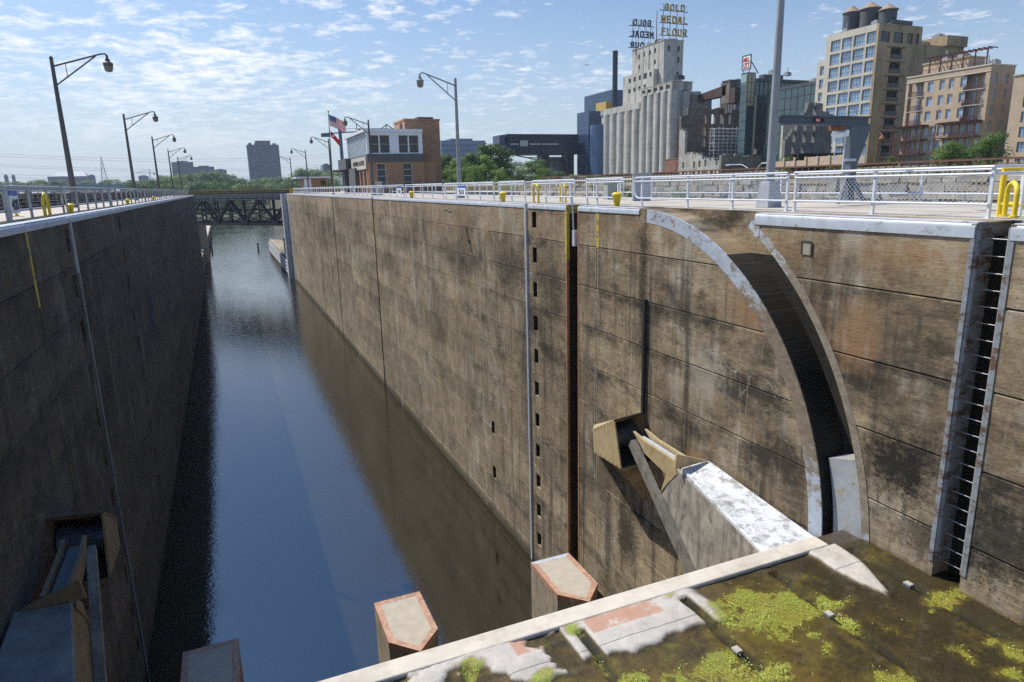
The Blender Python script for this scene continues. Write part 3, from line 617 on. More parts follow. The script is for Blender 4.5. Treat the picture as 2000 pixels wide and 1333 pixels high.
mb = MB(); mb.quad((BX+.02, 2, -7.862), (AX+.4, 2, -7.862), (AX+.4, 9.49, -7.862), (BX+.02, 9.49, -7.862)); struct(mb.build('shallow_water', M_pool, fix=False))
mt, t, b = newmat('lime green algae')
ri = nd(t, 'ShaderNodeNewGeometry').outputs['Random Per Island']
c = mixc(t, ri, (.30, .39, .06), (.42, .48, .12)); c = mixc(t, mapr(t, noise(t, pos(t), 2.2, 4), .42, .6, 0, .7), c, (.40, .38, .06))
t.links.new(c, b.inputs['Base Color']); b.inputs['Roughness'].default_value = .75; M_algae = mt
random.seed(3); mb = MB()
for c0, rx, ry, dens in PC:
    st = .02; nx, ny = int(rx*1.3/st), int(ry*1.3/st)
    for i in range(-nx, nx+1):
        for j in range(-ny, ny+1):
            x, y = c0.x+(i+random.uniform(-.5, .5))*st, c0.y+(j+random.uniform(-.5, .5))*st
            if y > 9.45 or x > AX-.03 or y < 2.2: continue
            f = film(x, y)+(pn.fractal(V((x*7, y*7, 4)), .8, 2.1, 4))*.6
            if f < .06: continue
            if random.random() > .03+f*.22: continue
            r = random.uniform(.005, .013); z = -7.858+random.uniform(0, .007)
            a0 = random.uniform(0, 6.28); tx, ty = random.uniform(-.5, .5), random.uniform(-.5, .5)
            pts = [(x+r*math.cos(a0+k*1.2566)*random.uniform(.6, 1.3), y+r*math.sin(a0+k*1.2566)) for k in range(5)]
            mb.add([(px_, py_, z+tx*(px_-x)+ty*(py_-y)) for px_, py_ in pts], [(0, 1, 2, 3, 4)])
al = mb.build('algae', M_algae, fix=False); al['kind'] = 'stuff'; al['label'] = 'bright lime green algae floating in the shallow pool on the sill'
for k, (px_, py_, lb) in enumerate(((1440, 1265, 'small square metal drain block nearest the camera on the wet sill'), (1620, 1195, 'small square metal drain block between two algae patches on the sill'), (1775, 1137, 'small square metal drain block nearest the right lock wall on the sill'))):
    c0 = W(px_, py_, z=-7.8); t0 = thing('drain_block', lb, 'drain block', (c0.x, c0.y, -7.95), 'metal drain blocks on the sill')
    mb = MB(); mb.box(c0.x-.07, c0.x+.07, c0.y-.085, c0.y+.085, -8.0, -7.83); mb.build('block', M_galv_d, t0, bevel=.01)
    mb = MB(); mb.box(c0.x-.055, c0.x+.055, c0.y-.07, c0.y+.07, -7.83, -7.822)
    mb.build('lid', M_pierc, t0)
# ---------------------------------------------------------------- water
mt, t, b = newmat('murky river water')
P = nd(t, 'ShaderNodeNewGeometry').outputs['Position']
yy = nd(t, 'ShaderNodeSeparateXYZ', {0: P}).outputs[1]
w1 = noise(t, nd(t, 'ShaderNodeMapping', {'Vector': P, 'Scale': (1, 1.5, 1)}).outputs[0], 1.6, 4, .55, .4)
w2 = noise(t, nd(t, 'ShaderNodeMapping', {'Vector': P, 'Scale': (1, 1.2, 1), 'Rotation': (0, 0, .5)}).outputs[0], 6.5, 3, .55)
patch = mapr(t, noise(t, nd(t, 'ShaderNodeMapping', {'Vector': P, 'Scale': (1, .3, 1)}).outputs[0], .16, 3), .35, .65, .75, 1.15)
amp = mth(t, 'MULTIPLY', mapr(t, yy, 25, 150, .6, 2.3), patch)
h = mth(t, 'MULTIPLY', mth(t, 'ADD', w1, mth(t, 'MULTIPLY', w2, .6)), amp)
bump(t, b, h, .16, .05)
b.inputs['Base Color'].default_value = (.015, .012, .006, 1); b.inputs['Roughness'].default_value = .015; b.inputs['IOR'].default_value = 2.1
M_water = mt
mb = MB(); mb.quad((-2600, 9.6, ZW), (700, 9.6, ZW), (700, 2600, ZW), (-2600, 2600, ZW)); struct(mb.build('water', M_water, fix=False))
mb = MB(); mb.quad((-2700, -60, ZW-1.2), (900, -60, ZW-1.2), (900, 2700, ZW-1.2), (-2700, 2700, ZW-1.2)); struct(mb.build('river_bed', pm('river mud', (.06, .05, .035), .9), fix=False))
# ---------------------------------------------------------------- concrete piers below the gate
lbs = ['tall pointed concrete pier with orange edging nearest the right lock wall', 'pointed concrete pier with orange edging standing mid water', 'shaded pointed concrete pier nearest the dark left wall']
for k, xc in enumerate((11.08, 4.53, -2.05)):
    zt = -15.4; w, yb, yf, yt = .88, 22.95, 20.5, 19.6
    pg = [(xc-w, yb), (xc+w, yb), (xc+w, yf), (xc, yt), (xc-w, yf)]
    cx, cy = xc, (yb+yf)/2-.1
    ins = [(xc-w+.21, yb-.2), (xc+w-.21, yb-.2), (xc+w-.21, yf+.10), (xc, yt+.25), (xc-w+.21, yf+.10)]
    t0 = thing('concrete_pier', lbs[k], 'pier', (xc, 21.5, ZW-1), 'pointed concrete piers below the gate')
    mb = MB(); mb.prism(pg, 'z', ZW-1.5, zt-.08); mb.build('shaft', M_pierside, t0)
    mb = MB(); mb.prism(ins, 'z', zt-.1, zt-.006); mb.build('top_panel', M_pierc, t0)
    mb = MB(); g = .012
    og = [(xc-w-g, yb+g), (xc+w+g, yb+g), (xc+w+g, yf-.004), (xc, yt-g*1.5), (xc-w-g, yf-.004)]
    for i in range(5):
        if k == 0 and i == 0: mb.cur = 1
        else: mb.cur = 0
        j = (i+1) % 5; mb.prism([og[i], og[j], ins[j], ins[i]], 'z', zt-.24, zt)
    mb.build('edge_angle', [M_orange, M_cope], t0)
# ---------------------------------------------------------------- ladders
M_rung = pm('dull worn rung steel', (.34, .34, .34), .5, .2, .3, 9, (.16, .09, .05), .6)
lad = thing('wall_ladder', 'recessed steel ladder with rusty pale guard strips near the right edge', 'ladder', (AX, 7.6, -7.9))
for a, b_ in ((7.885, 7.975), (7.225, 7.315)):
    mb = MB(); mb.box(AX-.02, AX+.02, a, b_, -7.55, ZR-.02)
    yj = 7.885 if a > 7.5 else 7.315
    mb.tube([(AX+.055, yj, -7.55), (AX+.055, yj, ZR-.06)], .055, 14); mb.build('guard_strip', M_lad, lad, smooth=True)
mb = MB(); mb.box(AX+.05, AX+.48, 7.86, 7.878, -7.6, ZR-.06); mb.build('recess_lining', M_lad, lad)
for k in range(22):
    z = -1.16-.305*k; mb = MB(); mb.tube([(AX+.2, 7.30, z), (AX+.2, 7.87, z)], .010, 6); mb.build('rung', M_rung, lad)
fl = thing('wall_ladder', 'distant white ladder at the far end of the sunlit wall', 'ladder', (AX, YEND-2.3, ZW))
for y in (YEND-2.9, YEND-1.75):
    mb = MB(); mb.box(AX-.05, AX+.25, y-.14, y+.14, ZW-1, ZR); mb.build('side_rail', M_white, fl)
for k in range(12):
    z = -1.6-1.45*k; mb = MB(); mb.box(AX+.05, AX+.3, YEND-2.76, YEND-1.89, z, z+.22); mb.build('rung', M_white, fl)
# ---------------------------------------------------------------- guide walls beyond the lock
g1 = thing('guide_wall', 'low concrete guide wall with white rub rails beyond the sunlit wall', 'guide wall', (14, 185, ZW))
mb = MB(); mb.prism([(11.6, YEND+.05), (15.5, YEND+.05), (15.5, 216), (13, 222), (11.6, 214)], 'z', ZW-1.5, -15.0); mb.build('wall_body', M_wall, g1)
for k in range(4):
    mb = MB(); mb.box(11.45, 11.6, YEND+.3, 212, -15.4-.72*k, -15.1-.72*k); mb.build('rub_rail', M_cope, g1)
mb = MB()
for y in range(150, 214, 4): mb.tube([(11.9, y, -15), (11.9, y, -14)], .05, 6)
for z in (-14.0, -14.5): mb.tube([(11.9, 149, z), (11.9, 213, z)], .045, 6)
mb.build('handrail', M_railw, g1)
mb = MB(); mb.box(12.4, 15.4, 150, 168, -15, -11.2); mb.build('timber_housing', pm('dark timber', (.035, .035, .034), .8), g1)
g2 = thing('guide_wall', 'long tan topped guide wall beyond the shaded left wall', 'guide wall', (-7, 230, ZW))
mb = MB(); mb.box(-8.6, -5.3, YEND+.05, 315, ZW-1.5, -14.3); mb.build('wall_body', M_wall, g2)
mb = MB(); mb.box(-8.4, -5.5, YEND+1, 314, -14.3, -14.2); mb.build('wall_top', M_deck, g2)
mb = MB(); mb.box(-8.4, -7.9, YEND+1, 314, -14.2, -13.4); mb.build('parapet', M_deck, g2)
for px_, py_, lb in ((415, 492, 'thin dark marker post in the river on the left of the channel'), (505, 488, 'thin dark marker post in the river on the right of the channel')):
    c0 = W(px_, py_, z=ZW); mb = MB(); mb.tube([(c0.x, c0.y, ZW-1.5), (c0.x-.1, c0.y, ZW+1.7)], [.28, .22], 10); mb.lathe([(.3, 0), (.3, .3), (.1, .5)], (c0.x-.1, c0.y, ZW+1.6), 10)
    tag(mb.build('marker_post', M_black, None, (c0.x, c0.y, ZW-1.5)), lb, 'marker post', 'marker posts in the river channel')
# ---------------------------------------------------------------- railings
def railing(label, X, zd, ys, mat, side=1, mesh=False, round0=False, round1=False, top=.97, group=None, rr=.028, name='railing', two=True, wires=0):
    y0, y1 = ys[0], ys[-1]
    t0 = thing(name, label, 'railing', (X, (y0+y1)/2, zd), group)
    zt, zm, zb = zd+top, zd+top-.13, zd+.27
    mb = MB()
    p = []
    if round1 or round0:
        r = .3; n = 6
        A = [(X, y1, zt)] if not round1 else [(X, y1+.35, zt), (X, y1+.42, zt-.07), (X, y1+.42, zb+r)]+[(X, y1+.42-r+r*math.cos(a*math.pi/12), zb+r-r*math.sin(a*math.pi/12)) for a in range(1, 7)]+[(X, y1, zb)]
        B = [(X, y0, zt)] if not round0 else [(X, y0-.35, zt), (X, y0-.42, zt-.07), (X, y0-.42, zb+r)]+[(X, y0-.42+r-r*math.cos(a*math.pi/12), zb+r-r*math.sin(a*math.pi/12)) for a in range(1, 7)]+[(X, y0, zb)]
        mb.tube(B[::-1]+A, rr, 8)
    else: mb.tube([(X, y0-rr, zt), (X, y1+rr, zt)], rr, 8)
    mb.build('top_rail', mat, t0, smooth=True)
    if two:
        mb = MB(); mb.tube([(X-.003, y0-(.38 if round0 else 0), zm), (X-.003, y1+(.38 if round1 else 0), zm)], rr*.85, 8); mb.build('mid_rail', mat, t0, smooth=True)
    mb = MB(); mb.tube([(X-.003, y0, zb), (X-.003, y1, zb)], rr*.9, 8); mb.build('bottom_rail', mat, t0, smooth=True)
    for y in ys:
        mb = MB(); mb.box(X+.005, X+.005+rr*2.1, y-rr*.95, y+rr*.95, zd+.012, zt-rr*.5); mb.box(X-.05, X+.12, y-.07, y+.07, zd, zd+.014); mb.build('post', mat, t0)
    if mesh:
        mb = MB(); h = zm-zb; st = .105; k = int((y1-y0)/st)
        for i in range(-int(h/st)-1, k+1):
            for sg in (1, -1):
                a = y0+i*st; b = a+h
                za, zb_ = (zb, zm) if sg > 0 else (zm, zb)
                ta, tb = max(0, (y0-a)/h), min(1, (y1-a)/h)
                if tb > ta: mb.bar((X+.012+sg*.003, a+h*ta, za+(zb_-za)*ta), (X+.012+sg*.003, a+h*tb, za+(zb_-za)*tb), .0062)
        mb.build('chain_link_mesh', M_galv, t0)
    if wires:
        mb = MB()
        for i in range(1, wires+1):
            z = zb+(zm-zb)*i/(wires+1); mb.bar((X+.02, y0, z), (X+.02, y1, z), .012)
        mb.build('wire_strand', mat, t0)
    return t0
RG = 'tubular railings along the right lock deck'
e = railing('bright railing with mesh ending beside the ladder at the right', 13.5, ZR, [8.5, 11.05, 13.35], M_railw, mesh=True, group=RG, rr=.029)
mb = MB(); 
for z in (.97, .84): mb.tube([(13.5, 8.5, ZR+z), (14.25, 8.35, ZR+z)], .03, 8)
mb.build('return_rail', M_railw, e); mb = MB(); mb.tube([(14.25, 8.35, ZR), (14.25, 8.35, ZR+.97)], .03, 8); mb.build('post', M_railw, e)
railing('bright railing with mesh above the curved gate groove, in front of the tall lamp pole', 13.5, ZR, [13.62, 15.68, 17.74, 20.3], M_railw, mesh=True, round1=True, group=RG, rr=.029)
railing('short round-cornered railing behind the yellow bollard by the grey board', 13.5, ZR, [21.85, 23.4, 24.2], M_railw, round0=True, round1=False, group=RG, rr=.032)
railing('round-cornered railing just left of the guide slot cable', 13.5, ZR, [25.6, 26.4, 28.0, 29.3], M_railw, round0=True, group=RG, rr=.032)
for k, (a, b) in enumerate(((30.3, 33.6), (34.4, 43.0), (43.6, 53.4), (54, 64), (64.6, 76), (76.6, 90), (90.6, 108), (108.6, 128), (128.6, 144))):
    n = max(2, round((b-a)/2.3)); ys = [a+(b-a)*i/n for i in range(n+1)]
    what = ['short silver railing right behind the yellow bollard near the steel strip', 'long silver railing below the lamp post that carries the white board', 'silver railing before the trees right of the brick building', 'silver railing in front of the brick tower', 'silver railing in front of the two ground floor windows', 'silver railing in front of the glazed entrance', 'distant railing before the flagpole', 'distant railing before the low brick shed', 'farthest white railing beside the truss bridge end'][k]
    railing(what, 13.5, ZR, ys, M_railw, group=RG, rr=.03 if k < 4 else .038)
LG = 'tubular railings along the left lock deck'
for k, (a, b) in enumerate(((17.5, 23.3), (23.6, 30.9), (31.6, 43), (43.6, 62), (62.6, 85), (85.6, 110), (110.6, 144))):
    n = max(2, round((b-a)/2.35)); ys = [a+(b-a)*i/n for i in range(n+1)]
    what = ['grey railing at the left picture edge with thin wires', 'grey wired railing carrying the number board on the left', 'grey railing before the first left lamp post', 'grey railing between the first and second left lamp posts', 'grey railing below the second left lamp post', 'grey railing below the third left lamp post', 'farthest grey railing leading to the left end of the bridge'][k]
    railing(what, BX-.9, ZL, ys, M_raill, group=LG, rr=.034, wires=4 if k < 3 else 0)
yy_ = [6+2.9*i for i in range(25)]
railing('thin white railing along the far edge of the right deck before the stone wall', 20.0, ZR, yy_, M_railw, group=RG, rr=.03, two=False, top=.95)
tf = railing('plain white railing at the land side of the right deck near the brick building', 20.0, ZR, [80+3*i for i in range(3)], M_railw, group=RG, rr=.03, two=False)
# ---------------------------------------------------------------- yellow hoops, gate and bollards
def hoop(loc, label, ang=0, h=.95, w=.42, r=.045, group='yellow grab hoops at the wall ladders'):
    loc = V(loc); t0 = thing('grab_hoop', label, 'grab hoop', loc, group); d = V((math.cos(ang), math.sin(ang), 0))
    mb = MB(); q = w/2
    pts = [loc+d*(-q), loc+d*(-q)+V((0, 0, h-q))]+[loc+d*(-q*math.cos(a*math.pi/8))+V((0, 0, h-q+q*math.sin(a*math.pi/8))) for a in range(1, 8)]+[loc+d*q+V((0, 0, h-q)), loc+d*q]
    mb.tube(pts, r, 10); mb.build('hoop_tube', M_yellow, t0, smooth=True)
    for s in (-q, q):
        mb = MB(); mb.lathe([(.09, 0), (.09, .03)], loc+d*s, 10); mb.build('base_flange', M_yellow, t0)
hoop((13.42, 8.05, ZR+.05), 'big yellow hoop beside the rusty ladder at the right edge', .9, .62, .42, .045)
hoop((13.0, 27.9, ZR), 'yellow hoop with square legs above the steel strip', 1.57, .82, .5)
hoop((14.2, 27.6, ZR), 'small yellow hoop behind the railing above the mooring pockets', 1.57, .8, .5)
hoop((-5.5, 27.6, ZL), 'yellow hoop behind the left railing right of the number board', 1.57, .75, .7, .05)
hoop((-6.6, 28.2, ZL), 'yellow hoop farther from the edge on the left deck', 1.57, .8, .7, .05)
yg = thing('barrier_gate', 'yellow tube framed barrier gate with a grey panel at the right edge', 'gate', (14.6, 6.8, ZR))
mb = MB(); A, B = V((W(1962, 340, x=14.2).x, W(1962, 340, x=14.2).y, ZR+.12)), V((14.9, 5.6, ZR+.12))
for z in (.12, .82): mb.tube([A+V((0, 0, z)), B+V((0, 0, z))], .055, 10)
for p in (A, B): mb.tube([p+V((0, 0, .12)), p+V((0, 0, .85))], .055, 10)
mb.build('frame', M_yellow, yg, smooth=True)
mb = MB(); q = A.lerp(B, .22); mb.bar(q+V((0, 0, .45)), B+V((0, 0, .45)), .02, .5); mb.build('infill_panel', M_galv, yg)
mb = MB()
for s in (.0, .97): p = A.lerp(B, s); mb.tube([V((p.x, p.y, ZR)), p+V((0, 0, .15))], .05, 8)
mb.build('foot', M_yellow, yg)
def bollard(loc, label, s=1.0, group='yellow mooring bollards on the lock decks'):
    loc = V(loc); t0 = thing('bollard', label, 'bollard', loc, group)
    mb = MB(); mb.lathe([(.10*s, 0), (.115*s, .05), (.17*s, .36*s), (.19*s, .40*s)], loc, 16); mb.build('body', M_yellow, t0, smooth=True)
    mb = MB(); mb.lathe([(.19*s, .40*s), (.21*s, .42*s), (.21*s, .47*s), (.12*s, .54*s)], loc, 16); mb.build('cap', M_yellow, t0, smooth=True)
bollard((12.95, 21.0, ZR), 'yellow flared bollard at the head of the curved groove', .9)
bollard((12.95, 31.7, ZR), 'yellow bollard right of the number board on the right wall', .9)
bollard((12.95, 49.5, ZR), 'yellow bollard below the brick tower on the right wall', .95)
for px_, lb in ((140, 'nearest yellow bollard on the left deck beside the hoops'), (250, 'second yellow bollard along the left deck'), (300, 'farthest yellow bollard along the left deck')):
    c0 = W(px_, 446-.168*px_-3, z=ZL); k = (BX-.55)/c0.x
    bollard((BX-.55, c0.y*k, ZL), lb, .68)
# ---------------------------------------------------------------- number boards
def board(label, x, y0, y1, z0, z1, face, body, vertical=False):
    t0 = thing('sign_board', label, 'sign', (x, (y0+y1)/2, z0), 'white number boards on the railings'); h = z1-z0
    mb = MB(); mb.box(x-.012, x+.012, y0, y1, z0, z1-.24*h); mb.build('panel', M_white, t0)
    mb = MB(); mb.box(x-.012, x+.012, y0, y1, z1-.238*h, z1); mb.build('blue_header', pm('blue header', (.03, .09, .42), .4, 0, .05), t0)
    mb = MB(); xf = x+.016*face
    if face > 0: text_mb(mb, body, .3, (xf, y0+.1*(y1-y0), z0+.12*h), (0, 1, 0), (0, 0, 1), .01, fit=((y1-y0)*.8, h*.5))
    else: text_mb(mb, body, .3, (xf, y1-.15*(y1-y0), z0+.12*h), (0, -1, 0), (0, 0, 1), .01, fit=((y1-y0)*.7, h*.5))
    mb.build('numerals', M_black, t0)
board('white board with dark 400 and a blue header on the left railing', BX-.84, 23.75, 24.6, ZL+.2, ZL+.86, 1, '400')
board('white board with dark 50 and a blue header on the right railing', 13.44, 38.8, 40.2, ZR+.24, ZR+.82, -1, '50')
board('small distant white board with blue header before the brick building', 13.44, 54.5, 56.0, ZR+.22, ZR+.86, -1, '100')
# ---------------------------------------------------------------- lamp posts
M_ped = pm('grey lamp pedestal paint', (.36, .38, .40), .5, .1, .15, 3, (.2, .17, .14), .4)
def lamp(x, y, zd, s, label, mat, h=7.5, arm=3.0, base=True, rr=1.0):
    t0 = thing('lamp_post', label, 'lamp post', (x, y, zd), 'lamp posts along both lock decks')
    mb = MB(); mb.tube([(x, y, zd), (x, y, zd+h)], [.155*rr, .085*rr], 14); mb.lathe([(.09*rr, 0), (.09, .08), (.02, .16)], (x, y, zd+h), 10); mb.build('pole', mat, t0, smooth=True)
    if base:
        mb = MB(); mb.add([(x-.27, y-.27, zd), (x+.27, y-.27, zd), (x+.27, y+.27, zd), (x-.27, y+.27, zd), (x-.19, y-.19, zd+.75), (x+.19, y-.19, zd+.75), (x+.19, y+.19, zd+.75), (x-.19, y+.19, zd+.75)], [(0, 3, 2, 1), (4, 5, 6, 7), (0, 1, 5, 4), (1, 2, 6, 5), (2, 3, 7, 6), (3, 0, 4, 7)])
        mb.build('pedestal', M_ped, t0, bevel=.02)
    za = zd+h-.35; tip = V((x+s*arm, y, za+.72))
    mb = MB(); mb.tube([(x, y, za), tip-V((s*.2, 0, .02)), tip, tip+V((s*.08, 0, -.1)), tip+V((s*.08, 0, -.25))], [.05, .042, .042, .06, .07], 8); mb.build('upper_arm', mat, t0, smooth=True)
    mb = MB(); q = V((x, y, za)).lerp(tip, .82); mb.tube([(x, y, za-.95), q], .038, 8)
    a = V((x, y, za)).lerp(tip, .24); b = V((x, y, za-.95)).lerp(q, .3); mb.tube([a, b], .02, 6); mb.build('brace', mat, t0, smooth=True)
    c = tip+V((s*.08, 0, -.25))
    mb = MB(); mb.lathe([(.10, 0), (.13, -.14), (.24, -.2), (.24, -.34), (.2, -.36)], c, 14); mb.build('lamp_head', mat, t0, smooth=True)
    mb = MB(); mb.lathe([(.22, -.362), (.22, -.45), (.17, -.62), (.06, -.66)], c, 14); mb.build('lens', M_lens, t0, smooth=True)
LR = ['thick near lamp pole cut off by the top of the picture, on a square pedestal', 'grey lamp post with single arm standing before the trees right of the brick tower', 'lamp post in front of the white upper storey of the brick building', 'lamp post with arm just left of the flagpole', 'lamp post above the low brick shed', 'farthest lamp post on the right deck, before the pale tower block']
for k, y in enumerate((15.75, 44.3, 73.0, 101.5, 130.5, 160)):
    lamp(14.95, y, ZR, -1, LR[k], M_pole if k < 2 else M_poled, 7.55 if k else 9.2, 2.3, k < 3, .86 if k == 0 else 1)
LL = ['tallest looking lamp post at the left, leaning past the low dark hall', 'second lamp post along the left deck', 'third lamp post along the left deck by the distant crane', 'fourth lamp post along the left deck', 'farthest left lamp post before the hazy grey block']
for k, y in enumerate((43.2, 72.0, 100, 129, 157)):
    lamp(-7.25, y, ZL if y < 147 else -8, 1, LL[k], M_poled, 7.5 if y < 147 else 14.8, 2.45, False)
# ---------------------------------------------------------------- gantry hoist at the deck edge
ck = thing('jib_crane', 'blue grey jib crane with a white hoist behind the right railing', 'crane', (18.4, 16.16, ZR))
M_crane = pm('blue grey crane paint', (.095, .117, .145), .5, .1, .1, 3, (.08, .07, .06), .25, .03)
YG = 16.16
mb = MB(); mb.box(15.5, 19.2, YG-.1, YG+.1, 1.5, 1.56); mb.box(15.5, 19.2, YG-.03, YG+.03, 1.56, 1.74); mb.box(15.5, 19.25, YG-.12, YG+.12, 1.74, 1.79); mb.build('jib_beam', M_crane, ck)
mb = MB(); mb.prism([(18.33, 1.5), (19.2, 1.5), (19.12, 1.2), (18.80, .42), (18.42, .42)], 'y', YG-.14, YG+.14); mb.build('head_bracket', M_crane, ck, bevel=.01)
mb = MB(); mb.box(18.47, 18.75, YG-.13, YG+.13, ZR, .44); mb.bar((18.5, YG, .0), (18.0, YG-.2, ZR), .08); mb.bar((18.7, YG, .0), (19.15, YG-.2, ZR), .08); mb.bar((18.6, YG, 0), (18.6, YG-.6, ZR), .08); mb.build('pedestal', M_crane, ck)
mb = MB(); mb.tube([(17.55, YG-.2, 1.22), (17.98, YG-.2, 1.24)], .085, 12); mb.build('hoist_motor', M_white, ck, smooth=True)
mb = MB(); mb.box(17.72, 17.99, YG-.28, YG+.16, 1.35, 1.49); mb.build('hoist_trolley', M_rust, ck, bevel=.02)
mb = MB(); mb.box(17.98, 18.12, YG-.3, YG+.1, 1.17, 1.36); mb.build('hoist_gearbox', M_white, ck, bevel=.02)
mb = MB(); mb.bar((17.66, YG-.2, 1.2), (17.66, YG-.2, .7), .05); mb.bar((18.07, YG-.2, 1.2), (18.05, YG-.2, .05), .03); mb.bar((17.66, YG-.2, .7), (17.7, YG-.2, .4), .025); mb.build('hoist_chain', M_galv, ck)
mb = MB(); mb.box(18.1, 18.55, YG-.26, YG-.15, .42, .5); mb.build('control_bracket', M_galv, ck)
mb = MB(); mb.box(16.86, 17.06, YG-.125, YG-.11, 1.59, 1.71); mb.build('red_plate', pm('red plate', (.45, .03, .03), .4), ck)
mb = MB(); text_mb(mb, 'Hoist', .08, (16.88, YG-.13, 1.625), (1, 0, 0), (0, 0, 1), .006, fit=(.16, .05)); mb.build('lettering', M_white, ck)
mb = MB(); text_mb(mb, 'NET', .1, (17.08, YG-.06, 1.60), (1, 0, 0), (0, 0, 1), .06, fit=(.18, .09)); mb.build('lettering', M_black, ck)
# cabinets and board by the railing
mb = MB(); a = W(1237, 392, y=25.2); b = W(1272, 340, y=25.2); mb.box(a.x, b.x, 25.2, 25.32, a.z-.05, b.z); mb.box(a.x-.03, b.x+.1, 25.15, 25.36, b.z, b.z+.05)
mb.box(a.x+.02, a.x+.1, 25.21, 25.3, ZR, a.z); mb.box(b.x-.1, b.x-.02, 25.21, 25.3, ZR, a.z)
tag(mb.build('utility_panel', pm('grey panel', (.34, .37, .40), .5, .1, .08), None, (a.x, 25.2, ZR)), 'large blank grey panel on legs behind the mesh railing', 'utility panel')
mb = MB(); c0 = W(1193, 390, z=ZR); mb.box(c0.x-.3, c0.x+.3, c0.y-.2, c0.y+.2, ZR, ZR+.78); mb.box(c0.x-.34, c0.x+.34, c0.y-.24, c0.y+.24, ZR+.78, ZR+.83); mb.box(c0.x+.2, c0.x+.24, c0.y-.22, c0.y-.2, ZR+.3, ZR+.5)
tag(mb.build('electric_cabinet', pm('grey green cabinet', (.30, .34, .31), .5, .1, .08), None, (c0.x, c0.y, ZR)), 'small grey green electric cabinet left of the blank panel', 'cabinet')
mb = MB(); c0 = W(742, 372, x=15.6); mb.box(15.2, 15.8, c0.y-.3, c0.y+.3, ZR, ZR+1.35); mb.box(15.15, 15.85, c0.y-.35, c0.y+.35, ZR+1.35, ZR+1.42); mb.box(15.3, 15.7, c0.y-.33, c0.y-.3, ZR+.5, ZR+1.2)
tag(mb.build('electric_cabinet', pm('grey green cabinet', (.40, .42, .38), .5, .1, .08), None, (15.5, c0.y, ZR)), 'pale cabinet before the brick building window', 'cabinet')
# pigeon in front of the wall
bd = thing('bird', 'small dark bird in flight before the sunlit wall', 'bird', (11.6, 36.2, -1.45))
mb = MB(); c0 = V((11.6, 36.2, -1.45))
mb.lathe([(.005, -.2), (.05, -.12), (.075, 0), (.06, .1), (.045, .15), (.035, .2), (.01, .25)], c0, 10, 'y'); bo = mb.build('body', pm('grey feathers', (.10, .10, .12), .8), bd, smooth=True)
for s in (-1, 1):
    mb = MB(); pts = [c0+V((s*.05, .06, .03)), c0+V((s*.22, .1, .10)), c0+V((s*.42, -.02, .05)), c0+V((s*.24, -.12, .07)), c0+V((s*.05, -.1, .03))]
    mb.add([p for p in pts]+[p+V((0, 0, .012)) for p in pts], [(0, 1, 2, 3, 4), (9, 8, 7, 6, 5)]+[(i, (i+1) % 5, 5+(i+1) % 5, 5+i) for i in range(5)]); mb.build('wing', M_black, bd)
mb = MB(); mb.prism([(11.57, 36.02), (11.63, 36.02), (11.68, 35.88), (11.52, 35.88)], 'z', -1.46, -1.445); mb.build('tail', M_black, bd)
# ---------------------------------------------------------------- steel truss bridge across the lock
br = thing('truss_bridge', 'dark purple steel truss bridge crossing the lock under a yellow railing', 'bridge', (3.5, 168, ZW))
A, B = V((-7.2, 181, 0)), V((14.4, 154.5, 0)); DR = (B-A).normalized(); NR = V((DR.y, -DR.x, 0))
if NR.y > 0: NR = -NR                      # towards the camera
LB = (B-A).length
M_truss = pm('purple brown steel', (.036, .025, .031), .6, .1, .2, 1.5, (.03, .02, .02), .3, .05)
M_trussl = pm('grey blue steel', (.17, .20, .24), .5, .2, .15, 2, (.08, .07, .06), .3, .05)
def bp(s, off, z): p = A+DR*(s*LB)-NR*off; return V((p.x, p.y, z))
for off in (0, 8.5):
    mb = MB(); ZT, ZB = -2.0, -7.55; s0, s1 = -.3, 1.3
    mb.bar(bp(s0, off, ZT), bp(s1, off, ZT), .6, .55); mb.build('top_chord', M_truss, br)
    mb = MB(); mb.bar(bp(s0, off, ZB), bp(s1, off, ZB), .6, .6); mb.build('bottom_chord', M_truss, br)
    mb = MB(); nodes = [-.155+.14*k for k in range(10)]
    for i, s in enumerate(nodes):
        z = ZB+.3 if i % 2 else ZT-.3
        if i+1 < len(nodes): mb.bar(bp(s, off, ZB+.3 if i % 2 else ZT-.3), bp(nodes[i+1], off, ZT-.3 if i % 2 else ZB+.3), .5, .42)
    mb.build('diagonal_brace', M_truss, br)
    mb = MB()
    for s in nodes: mb.bar(bp(s, off, ZB), bp(s, off, ZT), .34, .3)
    mb.build('vertical_post', M_truss, br)
    mb = MB()
    for i, s in enumerate(nodes):
        if i % 2: mb.bar(bp(s-.03, off-.1, ZB+.35), bp(s+.03, off-.1, ZB+.35), .75, .9)
    mb.build('gusset_plate', M_truss, br)
mb = MB()
for i in range(9):
    s = -.155+.14*i; mb.bar(bp(s, 0, -7.5), bp(s+.14, 8.5, -7.5), .22); mb.bar(bp(s+.14, 0, -7.5), bp(s, 8.5, -7.5), .22)
    mb.bar(bp(s, 0, -4.5), bp(s, 8.5, -7.3), .16); mb.bar(bp(s, 8.5, -4.5), bp(s, 0, -7.3), .16); mb.bar(bp(s, 0, -4.5), bp(s, 8.5, -4.5), .2)
mb.build('cross_bracing', M_truss, br)
mb = MB(); c = [bp(-.3, -.6, 0), bp(1.3, -.6, 0), bp(1.3, 9.2, 0), bp(-.3, 9.2, 0)]; mb.prism([(p.x, p.y) for p in c], 'z', -1.7, -.95); mb.build('deck', pm('bridge deck concrete', (.30, .27, .22), .9), br)
mb = MB()
for z in (-.95, -2.05): mb.bar(bp(-.02, -1.0, z), bp(1.02, -1.0, z), .16)
n = 30
